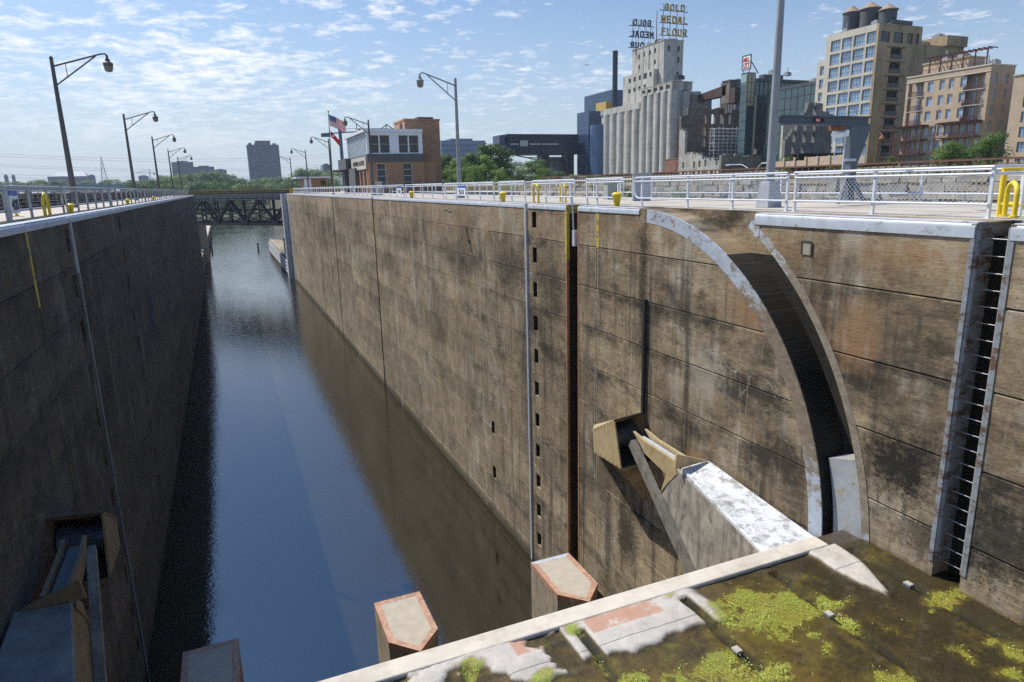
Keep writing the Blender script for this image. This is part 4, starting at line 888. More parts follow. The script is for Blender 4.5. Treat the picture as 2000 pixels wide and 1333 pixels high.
for i in range(n): mb.bar(bp(i/n, -1.0, -.95 if i % 2 else -2.05), bp((i+1)/n, -1.0, -2.05 if i % 2 else -.95), .11)
mb.build('service_truss', M_trussl, br)
for off in (-.5, 9.1):
    mb = MB()
    for i in range(40): p = bp(-.15+1.3*i/39, off, 0); mb.box(p.x-.05, p.x+.05, p.y-.05, p.y+.05, -.95, .16)
    for z in (-.45, .12): mb.bar(bp(-.15, off, z), bp(1.15, off, z), .09)
    mb.build('guard_rail', pm('dull yellow rail', (.36, .27, .06), .6, 0, .2, 2), br)
    mb = MB(); mb.bar(bp(-.15, off+.1, -.5), bp(1.15, off+.1, -.5), .05, .75); mb.build('rail_panel', pm('brown mesh panel', (.12, .075, .05), .8), br)
for s, nm in ((.0, 'left'), (1.02, 'right')):
    mb = MB(); p = bp(s, -.7, 0); mb.box(p.x-.5, p.x+.5, p.y-.3, p.y+.3, -.9, .05); mb.build('yellow_end_block', M_yellow, br)
M_abut = pm('pale abutment stone', (.40, .36, .30), .9, 0, .25, .6)
for s in (-.26, 1.14):
    mb = MB(); c = [bp(s-.1, -.4, 0), bp(s+.07, -.4, 0), bp(s+.07, 9, 0), bp(s-.1, 9, 0)]; mb.prism([(p.x, p.y) for p in c], 'z', ZW-1.5, -7.9)
    mb.build('abutment', M_abut, br)
# ---------------------------------------------------------------- land, stone walls
M_grass = pm('dry grass and gravel', (.12, .115, .06), .95, 0, .3, .3, (.22, .19, .14), .5, .1)
def gz(x):
    if x < 35: return -.35
    return -.3+.25*sm(40, 110, x)+2.5*sm(112, 138, x)
mb = MB(); xs = [34.2, 40, 50, 62, 76, 92, 110, 125, 160, 260, 500, 900]; ysn = [-120, 0, 60, 120, 200, 300, 420, 640]
vs = [(x, y, gz(x)) for y in ysn for x in xs]; n = len(xs)
mb.add(vs, [(j*n+i, j*n+i+1, (j+1)*n+i+1, (j+1)*n+i) for j in range(len(ysn)-1) for i in range(n-1)])
mb.quad((34.2, -120, -.35), (34.2, 640, -.35), (34.2, 640, ZW-1), (34.2, -120, ZW-1)); mb.quad((34.2, 640, -.35), (900, 640, -.35), (900, 640, ZW-1), (34.2, 640, ZW-1))
struct(mb.build('right_bank_ground', M_grass, fix=False))
mb = MB(); mb.box(20.2, 34.15, -60, 79, ZW-1, -2.6); struct(mb.build('lower_yard_ground', M_grass))
mb = MB(); mb.box(20.25, 62, 79, 200, ZW-1, ZR-.02); struct(mb.build('right_yard_ground', M_deck))
M_stone = []
for c in ((.36, .33, .27), (.42, .38, .30), (.27, .25, .22), (.34, .285, .21)): M_stone.append(pm('limestone block', c, .95, 0, .35, 1.3, (.13, .12, .10), .6, .8))
M_stoned = [pm('dark brown stone', c, .95, 0, .35, 1.3, (.05, .045, .04), .6, .6) for c in ((.10, .085, .07), (.14, .11, .085), (.075, .07, .065))]
def stone_wall(name, label, x, y0, y1, zt, zb, mats, face, hs=(.28, .5), ls=(.5, 1.3), th=.6):
    rnd = random.Random(5); mb = MB(); z = zb
    while z < zt-.05:
        h = min(rnd.uniform(*hs), zt-z); y = y0
        while y < y1:
            l = rnd.uniform(*ls)*(.5+h); pr = rnd.uniform(.0, .16); mb.cur = rnd.randrange(len(mats))
            a, b = sorted((x-face*pr*-1, x-face*th)); g = .014; j = lambda: rnd.uniform(-.03, .03)
            xf, xb = x+face*pr, x-face*th
            vs = [(xb, y, z), (xf, y+g+j(), z+g+j()), (xf, y+l-g+j(), z+g+j()), (xb, y+l, z), (xb, y, z+h), (xf, y+g+j(), z+h-g+j()), (xf, y+l-g+j(), z+h-g+j()), (xb, y+l, z+h)]
            mb.add(vs, [(0, 3, 2, 1), (4, 5, 6, 7), (0, 1, 5, 4), (1, 2, 6, 5), (2, 3, 7, 6), (3, 0, 4, 7)]); y += l
        z += h
    return tag(mb.build(name, mats, None, (x, (y0+y1)/2, zb), fix=True), label, 'stone wall')
stone_wall('stone_wall', 'rough pale limestone retaining wall seen behind the right railing', 33.95, 8, 78, -.18, -3.2, M_stone, -1, (.24, .5))
stone_wall('stone_wall', 'dark brown stone parapet wall behind the left lock deck', -10.35, 18, 146, .12, -.72, M_stoned, 1, (.2, .35), (.5, 1.1))
mb = MB(); mb.box(-10.9, -10.32, 1, 147, ZW-1, -1.0); struct(mb.build('left_wall_footing_ground', M_wall_l))
# timber rail fence on the stone wall
tf = thing('timber_fence', 'rust brown picket rail fence on top of the limestone wall', 'fence', (36, 40, -.3))
M_tim = pm('rust brown timber', (.15, .07, .045), .8, 0, .25, 3)
mb = MB()
for k in range(130): y = 8+.52*k; mb.box(36.0, 36.06, y-.04, y+.04, -.34, .62)
mb.build('picket', M_tim, tf)
for z in (-.1, .3, .62):
    mb = MB(); mb.box(35.96, 36.1, 8, 76, z-.05, z+.05); mb.build('rail', M_tim, tf)
mb = MB()
for (a, b, h) in ((96, 108, 1.9), (108.6, 118, 1.3)): mb.box(112, 112.6, a, b, 1.9, 1.9+h)
for k in range(8): mb.box(111.8, 112.0, 96+3*k, 96.5+3*k, 1.8, 3.9)
tag(mb.build('garden_wall', pm('tan render', (.48, .36, .26), .9), None, (112, 105, 2)), 'low tan garden wall with piers in front of the brick apartments', 'wall')
# ================================================================ buildings
M_glass = pm('window glass', (.20, .30, .42), .06, 0, .45, .35, spec=.9, bmp=0)
M_glassd = pm('dark window glass', (.012, .016, .018), .08, 0, .3, .6, spec=.6, bmp=0)
M_glasst = pm('teal curtain glass', (.028, .07, .078), .12, 0, .35, .3, spec=.8, bmp=0)
M_frame = pm('dark window frame', (.06, .065, .07), .5)
M_framel = pm('pale window frame', (.55, .57, .6), .5)
M_cream = pm('cream concrete', (.51, .465, .385), .9, 0, .10, .15, (.30, .25, .17), .4, .1, .15)
M_cream2 = pm('stained tan concrete', (.34, .26, .155), .9, 0, .2, .12, (.13, .10, .06), .6, .1, .4)
M_dark = pm('dark opening', (.012, .012, .013), .9)
M_brickt = pm('tan brick', (.42, .325, .225), .9, 0, .12, .4, (.30, .20, .13), .4, .2)
M_redst = pm('dark red steel', (.085, .022, .02), .6, 0, .2, 1)
M_roof = pm('roof gravel', (.16, .155, .15), .95)
# --- cream loft building with the three tanks
bl = thing('loft_building', 'tall cream concrete loft building with big grid windows and three roof tanks', 'building', (147, 124, 2.4))
YB = 117.1; cols = [(1623.5, 1641), (1645, 1663.5), (1667.5, 1688), (1692.4, 1713.4)]
yc = [(W(b+.4, 90, x=140).y, W(a-.6, 90, x=140).y) for a, b in cols]
wins = [(ya, yb, 31.55-3.08*k-2.45, 31.55-3.08*k) for k in range(9) for ya, yb in yc]
mb = MB(); wall_holes(mb, 'x', 140, .6, YB+.6, 131.6, 2.4, 33, wins); mb.build('river_facade', M_cream, bl)
window_parts(bl, 'x', 140, wins, M_frame, M_glass, 4, 3, .07)
lw_ = [(131.95, 133.2, 26.3-3.08*k-2.1, 26.3-3.08*k) for k in range(7)]
mb = MB(); wall_holes(mb, 'x', 140.3, .6, 131.6, 134.2, 2.4, 27.6, lw_); mb.box(140.9, 153, 131.62, 134.2, 2.4, 27.55); mb.build('side_bay', M_cream, bl)
window_parts(bl, 'x', 140.3, lw_, M_frame, M_glass, 2, 3, .07)
tw = [(W(a, 65, y=YB).x, W(b, 65, y=YB).x, 29.1, 31.4) for a, b in ((1720.6, 1739), (1746, 1765), (1773, 1784.5), (1790, 1796.5))]
op = [(W(1741, 85, y=YB).x, W(1763.5, 85, y=YB).x, 28.1-3.08*k-2.35, 28.1-3.08*k) for k in range(8)]
mb = MB(); wall_holes(mb, 'y', YB, .6, 140, 154.1, 2.4, 33, tw+op); mb.box(140.65, 153.5, YB+.65, 131.5, 2.4, 32.6); mb.build('end_facade', M_cream2, bl)
window_parts(bl, 'y', YB, tw, M_frame, M_glassd, 3, 2, .08); window_parts(bl, 'y', YB, op, M_frame, M_dark, 2, 1, .1, .4, 'balcony_opening')
mb = MB()
for k in range(9): z = 28.25-3.08*k; mb.box(op[0][0]-1.2, op[0][1]+1.2, YB-.12, YB-.01, z-.15, z+.05)
for k in range(8): mb.box(op[0][0], op[0][1], YB-.2, YB-.12, 25.8-3.08*k, 25.9-3.08*k+.7)
mb.build('balcony_rail', M_frame, bl)
mb = MB(); mb.box(154.15, 169.4, YB+.2, 131, 2.4, 29.3); mb.box(162, 169.3, YB-.6, 128, 29.3, 31.6); mb.box(158, 162, YB+4, 126, 29.3, 30.9); mb.build('rear_wing', M_cream2, bl)
mb = MB(); mb.box(140.2, 153.9, YB+.3, 131.5, 33.0, 33.12); mb.box(146, 153, YB+2, 131, 33.1, 33.9); mb.build('roof', M_roof, bl)
for y in (119, 124, 129):
    mb = MB(); mb.box(146.1, 152.9, y-.1, y+.1, 33.65, 34.5); mb.build('tank_stand', M_frame, bl)
M_tank = pm('dark slate tank boards', (.07, .075, .085), .8, 0, .2, 1.2, (.04, .035, .03), .4, .2, .3)
M_cone = pm('tan conical roof', (.30, .21, .14), .8, 0, .2, 1)
for k, (xa, xb, yt, yr, yb_) in enumerate(((1648, 1681, 10.5, 26.5, 60), (1681.5, 1719.5, 2, 19, 50), (1717.5, 1753, 5.5, 21, 46))):
    X0 = 148.5; c0 = W((xa+xb)/2, yr, x=X0); e0, e1 = W(xa, yr, x=X0), W(xb, yr, x=X0)
    r = (e0-e1).length*.5*.80; zr = c0.z; zt = W((xa+xb)/2, yt, x=X0).z
    t0 = thing('water_tank', ['leftmost dark conical-roofed water tank on the cream loft roof', 'middle dark conical-roofed water tank on the cream loft roof', 'rightmost dark conical-roofed water tank on the cream loft roof'][k], 'water tank', (c0.x, c0.y, 33.9), 'water tanks on the cream loft roof')
    mb = MB(); mb.lathe([(r*.93, 33.9), (r*.97, zr)], (c0.x, c0.y, 0), 24); mb.build('tank_body', M_tank, t0, smooth=True)
    mb = MB(); mb.lathe([(r*1.1, zr-.02), (r*1.1, zr+.1), (.08, zt-.2), (.03, zt)], (c0.x, c0.y, 0), 24); mb.build('conical_roof', M_cone, t0, smooth=True)
# --- brick apartments
ap = thing('apartment_building', 'tan brick apartment block with dark red balconies and roof pergola', 'building', (147, 100, 1.6))
Y0, Y1 = 91.05, 108.8
def yx(px_, py_): return W(px_, py_, x=140).y
wc = [(zx[0], zx[1]) for zx in ((935, 975), (1018, 1055), (1085, 1122), (1168, 1205))]
wy = [(yx(1560+b/3.702, 165), yx(1560+a/3.702, 165)) for a, b in wc]
lev = [16.9-2.95*k for k in range(5)]
wins = [(a, b, z-.2, z+1.75) for z in lev[:3] for a, b in wy]
bal = [(Y1-4.1, Y1-.6, z-.9, z+1.9) for z in lev[:3]]+[(Y0+.9, Y0+5.1, z-.9, z+2.0) for z in lev[:3]]
low = [(Y0+.8+1.55*k, Y0+1.9+1.55*k, z-.5, z+1.6) for z in (8.05, 5.1, 2.2) for k in range(11)]
mb = MB(); wall_holes(mb, 'x', 140, .5, Y0+.5, Y1, 1.6, 20.1, wins+bal+low); mb.box(140, 140.5, Y0+.001, Y0+.5, 1.6, 20.1)
mb.box(141.9, 147.4, Y0+.55, Y1, 1.6, 20.0); mb.build('river_facade', M_brickt, ap)
window_parts(ap, 'x', 140, wins, M_framel, M_glass, 2, 2, .06); window_parts(ap, 'x', 140, low, M_framel, M_glass, 2, 1, .06)
bw = []
for (a, b, z0, z1) in bal:
    mb = MB(); mb.box(140-.25, 140.4, a-.1, b+.1, z0-.12, z0-.001); mb.build('balcony_slab', M_cream, ap)
    mb = MB()
    for i in range(int((b-a)/.16)): mb.box(140-.2, 140-.17, a+.16*i, a+.16*i+.05, z0, z0+1)
    mb.box(140-.22, 140-.14, a, b, z0+.95, z0+1.05); mb.build('balcony_rail', M_redst, ap)
    bw += [(a+.5, a+1.5, z0+.1, z1-.4), (b-1.6, b-.6, z0+.1, z1-.4)]
window_parts(ap, 'x', 141.65, bw, M_framel, M_glass, 2, 1, .08, .02)
for (a, b) in ((Y1-6.2, Y1+.9), (Y0+.3, Y0+8.6)):
    mb = MB()
    for z in (9.9, 7.1, 4.2):
        mb.box(137.8, 139.98, a, b, z-.25, z-.08)
        if z < 9: mb.box(137.8, 137.86, a, b, z+.75, z+.85); [mb.box(137.8, 137.84, a+.25*i, a+.25*i+.05, z, z+.8) for i in range(int((b-a)/.25))]
        else: [mb.box(137.4, 139.95, a+.5*i, a+.5*i+.12, z-.08, z+.1) for i in range(int((b-a)/.5))]
    for y in (a+.1, (a+b)/2, b-.1): mb.box(137.82, 138.0, y-.1, y+.1, 1.8, 9.9)
    mb.build('balcony_frame', M_redst, ap)
ew = [(141.2, 142.4, z-.3, z+1.8) for z in lev]+[(144.6, 145.6, z-.1, z+1.8) for z in lev]
mb = MB(); wall_holes(mb, 'y', Y0, .5, 140.51, 147.3, 1.6, 20.1, ew); mb.build('end_facade', M_brickt, ap)
window_parts(ap, 'y', Y0, ew, M_framel, M_glass, 2, 2, .08)
mb = MB()
for z0_, z1_ in ((20.1, 20.35), (17.0+1.95, 19.1)): mb.box(139.85, 147.4, Y0-.15, Y1+.1, z0_, z1_) if z0_ > 20 else mb.box(139.9, 139.99, Y0-.08, Y1, z0_, z1_)
mb.build('cornice', M_cream, ap)
mb = MB(); mb.box(142, 147, Y0+6, Y1-2, 20.35, 22.6); mb.box(141.8, 147.2, Y0+5.8, Y1-1.8, 22.6, 22.85); mb.build('penthouse', M_brickt, ap)
pg_ = MB(); a, b = yx(1925, 105)-.2, yx(1815, 120)
for y in [a+(b-a)*i/5 for i in range(6)]: pg_.box(140.2, 140.4, y-.1, y+.1, 20.35, 23.2)
for i in range(14): y = a-.4+(b-a+.8)*i/13; pg_.box(139.6, 142.5, y-.05, y+.05, 23.4, 23.6)
pg_.box(140.15, 140.45, a-.5, b+.5, 23.2, 23.4); pg_.box(140.1, 140.16, Y0, Y1, 20.35, 20.4); pg_.box(140.1, 140.16, Y0+5, Y1, 21.1, 21.2); [pg_.box(140.1, 140.15, Y0+.6*i, Y0+.6*i+.08, 20.36, 21.1) for i in range(29)]
pg_.build('roof_pergola', M_redst, ap)
# --- third building at the picture edge
fr_ = thing('brick_building', 'tan brick building cut off by the right picture edge', 'building', (146, 80, 1.4))
wy3 = [(84.05-3.0*k-2.2, 84.05-3.0*k) for k in range(4)]; wz = [16.2-2.72*k for k in range(6)]
wins = [(a+.35, b+.35, z-1.9, z) for z in wz for a, b in wy3]
mb = MB(); wall_holes(mb, 'x', 140, .5, 70, 86.5, 1.4, 17.4, wins); mb.box(140.6, 150, 70, 86.45, 1.4, 17.3); mb.box(143, 150, 70, 85, 17.4, 20.2); mb.build('facade', M_brickt, fr_)
window_parts(fr_, 'x', 140, wins, M_frame, M_glass, 3, 2, .06)
mb = MB(); mb.box(139.8, 150.1, 69.9, 86.65, 17.4, 17.65); mb.build('cornice', M_cream, fr_)

def roof_clutter(parent, boxes, mat):
    for k, (x, y, z, w, d, h) in enumerate(boxes):
        mb = MB(); mb.box(x, x+w, y, y+d, z, z+h); mb.box(x+.15*w, x+.85*w, y+.2*d, y+.8*d, z+h, z+h+.25)
        if k % 2: mb.tube([(x+w*.5, y+d*.5, z+h+.2), (x+w*.5, y+d*.5, z+h+1.6)], .12, 6)
        mb.build('roof_unit', mat, parent)
M_unit = pm('galvanised roof plant', (.30, .31, .32), .5, .2, .2, 1)
roof_clutter(ap, [(143, Y0+1.2, 20.3, 1.6, 1.4, 1.0), (144.5, Y0+3.4, 20.3, 1.2, 1.2, .8), (143.5, Y0+8, 22.85, 1.8, 1.6, .9), (144, Y0+12, 22.85, 1.2, 1.4, .7)], M_unit)
roof_clutter(bl, [(141.5, 119, 33.1, 1.4, 1.6, .9), (143, 128.5, 33.1, 1.5, 1.5, 1.1), (164, 120, 31.6, 2, 2, 1.0), (156, 119, 29.3, 1.6, 1.6, 1.1)], M_unit)
roof_clutter(fr_, [(144.5, 80, 20.2, 1.6, 1.8, 1.0), (145, 75, 20.2, 1.4, 1.4, .8)], M_unit)
# --- concrete silos and elevator with the lettered roof signs
M_silo = pm('pale weathered silo concrete', (.42, .405, .37), .9, 0, .14, .2, (.22, .20, .17), .5, .12, .55, band=.16)
M_silod = pm('grey elevator concrete', (.44, .42, .375), .9, 0, .18, .25, (.23, .20, .16), .7, .12, .6, band=.10)
el = thing('grain_elevator', 'pale concrete grain elevator with rows of tall silos and stepped headhouse', 'grain elevator', (150, 215, 2.5))
for k in range(5):
    y = 216.2+5.15*k; mb = MB(); mb.lathe([(2.62, 2.2), (2.62, 24.9+.0*k)], (142.6, y, 0), 28); mb.build('silo', M_silo, el, smooth=True)
for k in range(5):
    y = 195.3+4.0*k; mb = MB(); mb.lathe([(2.15, 2.2), (2.15, 28.6)], (142.2, y, 0), 28); mb.build('silo', M_silo, el, smooth=True)
for k in range(1, 3):
    mb = MB(); mb.lathe([(2.15, 2.2), (2.15, 28.4)], (142.2+4.15*k, 195.6, 0), 28); mb.build('silo', M_silo, el, smooth=True)
mb = MB(); mb.box(141.0, 150, 213.3, 240.5, 2.2, 25.0); mb.box(140.6, 149, 213.6, 240.6, 24.9, 27.0); mb.build('gallery', M_silod, el)
mb = MB(); mb.box(141.4, 152, 194.6, 213.2, 2.2, 28.5); mb.build('silo_core', M_silo, el)
holes = [(195.2+3.55*k, 197.9+3.55*k, 29.3, 30.5) for k in range(5)]
mb = MB(); wall_holes(mb, 'x', 140.2, .4, 193.6, 213.2, 28.6, 31.2, holes); mb.box(141.2, 148, 193.6, 213.2, 28.6, 31.15); mb.box(140.61, 141.2, 193.6, 213.2, 28.61, 29.2); mb.box(140.1, 148.2, 193.4, 213.3, 31.2, 31.4)
mb.box(140.61, 148, 193.59, 194.0, 28.61, 31.2); mb.build('gallery', M_silod, el)
mb = MB()
for k in range(6): mb.box(140.05, 140.19, 193.6+3.6*k, 193.9+3.6*k, 28.7, 31.2)
mb.build('gallery_pier', M_silod, el)
mb = MB(); mb.box(148.1, 156, 193.3, 206, 2.2, 27.4); mb.build('end_block', pm('grey concrete', (.24, .23, .21), .9, 0, .2, .3, streak=.3), el)
def elw(px_, py_): q = W(px_, py_, x=150); return (q.y-.75, q.y+.75, q.z-.8, q.z+.8)
Z5 = lambda x, y: (960+x/3.332, y/3.332)
lit = [elw(*Z5(x, y)) for x, y in ((900, 528), (932, 518), (965, 507), (1035, 485), (898, 596), (930, 586), (963, 576), (998, 566))]
lit += [(W(*Z5(1000, 496), x=150).y-1.2, W(*Z5(1000, 496), x=150).y+1.2, W(*Z5(1000, 496), x=150).z-1, W(*Z5(1000, 496), x=150).z+1)]
mb = MB(); wall_holes(mb, 'x', 150, .5, 219.6, 239.6, 24, 39.4, lit); mb.box(150.6, 160, 219.65, 239.5, 24, 39.3)
sh = [(153.4, 154.6, 35.6, 37.6), (157.6, 158.8, 35.4, 37.4)]
wall_holes(mb, 'y', 219.1, .5, 150, 160.2, 24, 39.4, sh); mb.build('lower_headhouse', M_silod, el)
window_parts(el, 'x', 150, lit, M_frame, M_glassd, 2, 2, .1); window_parts(el, 'y', 219.1, sh, M_frame, M_glassd, 2, 2, .1)
XU = 152
def elu(px_, py_): q = W(px_, py_, x=XU); return (q.y-.55, q.y+.55, q.z-.8, q.z+.8)
up_ = [elu(*Z5(x, y)) for x, y in ((960, 370), (993, 357), (1030, 345), (1065, 330), (960, 438), (1063, 405))]
YU0, YU1 = W(1297, 90, x=XU).y, W(1235, 110, x=XU).y; XR = W(1335, 85, y=YU0).x
ush = []
for x, y in ((1155, 315), (1217, 320), (1215, 392), (1210, 487)):
    q = W(*Z5(x, y), y=YU0); ush.append((q.x-.6, q.x+.6, q.z-.95, q.z+.95))
mb = MB(); wall_holes(mb, 'x', XU, .5, YU0+.5, YU1, 30, 48.6, up_); mb.box(XU+.55, XR-.1, YU0+.6, YU1-.02, 30, 48.4)
wall_holes(mb, 'y', YU0, .5, XU, XR, 30, 48.6, ush); mb.build('upper_headhouse', M_silod, el)
window_parts(el, 'x', XU, up_, M_frame, M_glassd, 2, 2, .1); window_parts(el, 'y', YU0, ush, M_frame, M_glassd, 2, 2, .1)
mb = MB()
for y in (YU0+3, YU0+6.2, YU0+9.4, YU0+13): mb.box(XU-.12, XU-.005, y-.12, y+.12, 34, 48.6)
mb.box(XU-.2, XR+.2, YU0-.2, YU1+.1, 48.6, 48.9); mb.box(XU+3, XR-2, YU0+1, YU0+4, 48.9, 49.5); mb.box(XU+.1, XU+2.5, YU0+4.5, YU0+6.5, 48.9, 49.8); mb.build('roof_trim', M_silod, el)
M_gold = pm('gold sign letters', (.34, .23, .045), .5, .2, .15, 1); M_navy = pm('dark sign backs', (.02, .03, .045), .6)
def roof_sign(label, y, rows, mat, x0, x1, mirror):
    t0 = thing('roof_sign', label, 'roof sign', ((x0+x1)/2, y, 48.9), 'lettered signs on the grain elevator roof')
    for word, xa, xb, za, zb in rows:
        mb = MB()
        if not mirror: block_text(mb, word, (xa, y, za), (1, 0, 0), (0, 0, 1), xb-xa, zb-za, .35)
        else: block_text(mb, word, (xb, y, za), (-1, 0, 0), (0, 0, 1), xb-xa, zb-za, .35)
        mb.build('lettering', mat, t0)
    mb = MB(); zt = rows[0][4]
    for k in range(4):
        x = x0+(x1-x0)*(k+.5)/4; mb.bar((x, y+.35, 48.9), (x, y+.35, zt), .11); mb.bar((x+.9, y+2.2 if not mirror else y-2.2, 48.9), (x, y+.35, zt-1), .09)
    for _, xa, xb, za, zb in rows: mb.bar((x0-.3, y+.3, za+.12), (x1+.3, y+.3, za+.12), .22); mb.bar((x0, y+.3, zb-.4), (x1, y+.3, zb-.4), .07)
    mb.build('frame', M_navy, t0)
ys_ = YU0+1.0
def rw_(word, xa, xb, yt, yb, Y):
    a = W(xa, (yt+yb)/2, y=Y); b = W(xb, (yt+yb)/2, y=Y); m0 = (xa+xb)/2
    return (word, a.x, b.x, W(m0, yb, y=Y).z, W(m0, yt, y=Y).z)
rows = [rw_('GOLD', 1297, 1338.5, 8.5, 22.5, ys_), rw_('MEDAL', 1290, 1343.5, 32, 47, ys_), rw_('FLOUR', 1290.5, 1342.5, 56, 71, ys_)]
roof_sign('gold letters reading GOLD MEDAL FLOUR facing the lock on the elevator roof', ys_, rows, M_gold, rows[1][1], rows[1][2], False)
yb_ = YU1-1.0
rows = [rw_('GOLD', 1236, 1272.5, 38.5, 52, yb_), rw_('MEDAL', 1230, 1277.5, 61, 74, yb_), rw_('FLOUR', 1230, 1277.5, 83, 95, yb_)]
roof_sign('dark mirrored back of the GOLD MEDAL FLOUR letters at the elevator roof far end', yb_, rows, M_navy, rows[1][1], rows[1][2], True)
a = W(1282, 80, y=YU0+5); b = W(1282, 21, y=YU0+5); mb = MB(); mb.tube([(a.x, a.y, 48.9), (a.x, a.y, b.z)], [.18, .1], 8); mb.box(a.x-.5, a.x+.5, a.y-.5, a.y+.5, 48.9, 49.3)
tag(mb.build('roof_mast', M_navy, None, (a.x, a.y, 48.9)), 'thin dark mast between the two roof signs', 'mast')
# --- dark blue theatre
M_blue = pm('midnight blue metal cladding', (.04, .075, .15), .3, .35, .12, .1, spec=.6)
M_blued = pm('near black blue cladding', (.014, .024, .05), .35, .3, .12, .1)
gt = thing('theatre', 'dark blue metal-clad theatre with amber box and long cantilevered bridge', 'theatre', (150, 250, 3))
a, b = W(1127, 222, x=138), W(1150, 218, x=138); XR2 = W(1215, 222, y=b.y).x
mb = MB(); mb.box(138, XR2+6, b.y, a.y, 2.5, a.z); mb.build('front_block', M_blue, gt)
a2, b2 = W(1150, 190, x=152), W(1195, 178, x=152)
mb = MB(); mb.box(152, 172, b2.y, a2.y+4, 2.5, a2.z+.6); mb.build('rear_block', M_blue, gt)
a3, b3 = W(1164, 203, x=149), W(1184, 197, x=149)
mb = MB(); mb.box(149, 152.1, b3.y, a3.y, W(1170, 218, x=149).z-1, a3.z); mb.build('amber_box', pm('amber glass', (.46, .30, .035), .2, 0, .15, .4, spec=.7), gt)
c0 = W(1170, 245, x=141); mb = MB(); mb.lathe([(5.4, 2.5), (5.4, W(1165, 246, x=141).z)], (143, W(1166, 260, x=140).y, 0), 28); mb.build('drum', pm('bright blue drum panels', (.05, .10, .20), .35, .2, .2, .3), gt, smooth=True)
YGB = a.y-4; p0, p1 = W(990, 262, y=YGB), W(1130, 258, y=YGB); q0 = W(990, 280, y=YGB); r0 = W(978, 303, y=YGB)
mb = MB(); mb.box(p0.x, p1.x, YGB, YGB+9, q0.z, p0.z); mb.build('cantilever_upper', M_blued, gt)
mb = MB(); mb.prism([(W(977, 283, y=YGB).x, q0.z), (p1.x, q0.z), (p1.x, r0.z), (W(990, 303, y=YGB).x, r0.z)], 'y', YGB-.3, YGB+9.3); mb.build('cantilever_lower', M_blued, gt)
mb = MB(); mb.box(W(977, 262, y=YGB).x, p0.x-.4, YGB+1, YGB+8, q0.z, p0.z-.4); mb.build('end_cube', M_blue, gt)
mb = MB(); u, v = W(1015, 275, y=YGB), W(1030, 286, y=YGB); mb.box(u.x, v.x, YGB-.4, YGB-.31, v.z, u.z); mb.build('lit_window', pm('pale glass', (.45, .50, .46), .2), gt)
mb = MB()
for xa, xb in ((996, 1012), (1034, 1056), (1058, 1090)): u, v = W(xa, 281, y=YGB), W(xb, 283, y=YGB); mb.box(u.x, v.x, YGB-.4, YGB-.31, v.z, u.z)
mb.build('strip_window', pm('pale strip glass', (.55, .58, .60), .3), gt)
mb = MB()
for xa in (1062, 1110): u = W(xa, 330, y=YGB+4); mb.box(u.x-1.6, u.x+1.6, YGB+2, YGB+7, 2.4, r0.z)
mb.bar((W(1012, 305, y=YGB).x, YGB+2, r0.z-.2), (W(1060, 318, y=YGB).x, YGB+2, r0.z-2.2), .4); mb.box(W(1030, 305, y=YGB).x, W(1120, 305, y=YGB).x, YGB+1, YGB+1.6, r0.z-1.2, r0.z-.9); mb.build('support_pier', M_blued, gt)
pl = MB(); u, v = W(1066, 308, y=262), W(1098, 345, y=262); pl.box(u.x, v.x, 262, 274, 2, u.z); 
for k in range(6): pl.box(u.x-.2, v.x+.2, 261.7, 262, 3.2+1.7*k, 3.4+1.7*k)
tag(pl.build('glass_building', pm('pale blue glass', (.35, .42, .50), .3, 0, .15, .3), None, (u.x, 262, 2)), 'pale banded glass building seen beneath the theatre bridge', 'building')
ms = W(1201, 178, x=150); mt_ = W(1201, 103, x=150); mb = MB(); mb.tube([(150, ms.y, 30), (150, ms.y, mt_.z)], 1.05, 16); mb.lathe([(1.1, 0), (1.1, .5), (.7, .6)], (150, ms.y, mt_.z), 16); mb.build('mast', M_blued, gt, smooth=True)
# --- mill ruin, museum, glass lift tower
M_ruin = pm('sooty brown ruin masonry', (.155, .128, .10), .95, 0, .4, .35, (.06, .05, .04), .6, .5)
M_ruing = pm('grey ruin limestone', (.18, .172, .16), .95, 0, .4, .35, (.07, .065, .06), .6, .5)
M_ruinl = pm('pale ruin limestone', (.36, .345, .31), .95, 0, .3, .5, (.16, .15, .13), .6, .6)
def ragged(mb, ax, plane, th, us, tops, zb, holes=()):
    """masonry wall with a broken stepped top, built in columns"""
    for u0, u1, zt in zip(us, us[1:], tops):
        hs = [h for h in holes if h[0] < (u0+u1)/2 < h[1]]
        zz_ = sorted({zb, zt} | {v for h in hs for v in h[2:] if zb < v < zt})
        for za, zc in zip(zz_, zz_[1:]):
            if any(h[2] <= (za+zc)/2 <= h[3] for h in hs): continue
            if ax == 'x': mb.box(plane, plane+th, u0, u1, za, zc)
            else: mb.box(u0, u1, plane, plane+th, za, zc)
rn = thing('mill_ruin', 'roofless sooty stone mill ruin with empty window openings', 'ruin', (145, 172, 2))
rnd = random.Random(11)
def cols_for(u0, u1, holes, prof, jag=.5, step=.8):
    us = sorted({round(u, 2) for u in [u0+(u1-u0)*i/max(1, int(abs(u1-u0)/step)) for i in range(max(1, int(abs(u1-u0)/step))+1)]} | {h[i] for h in holes for i in (0, 1) if u0 < h[i] < u1})
    return us, [prof((a+b)/2)+rnd.uniform(-jag, jag) for a, b in zip(us, us[1:])]
YR = 181.0
hb = []
Z6 = lambda x, y: (1300+x/3.702, 60+y/3.702)
for x, y in ((283, 637), (345, 640), (408, 640), (470, 645), (277, 725), (337, 725), (275, 808), (336, 808)):
    q = W(*Z6(x, y), y=YR); hb.append((q.x-.75, q.x+.75, q.z-1.5, q.z+1.5))
xa, xb = W(1330, 250, y=YR).x, W(1448, 250, y=YR).x
zt_ = W(1400, 212, y=YR).z
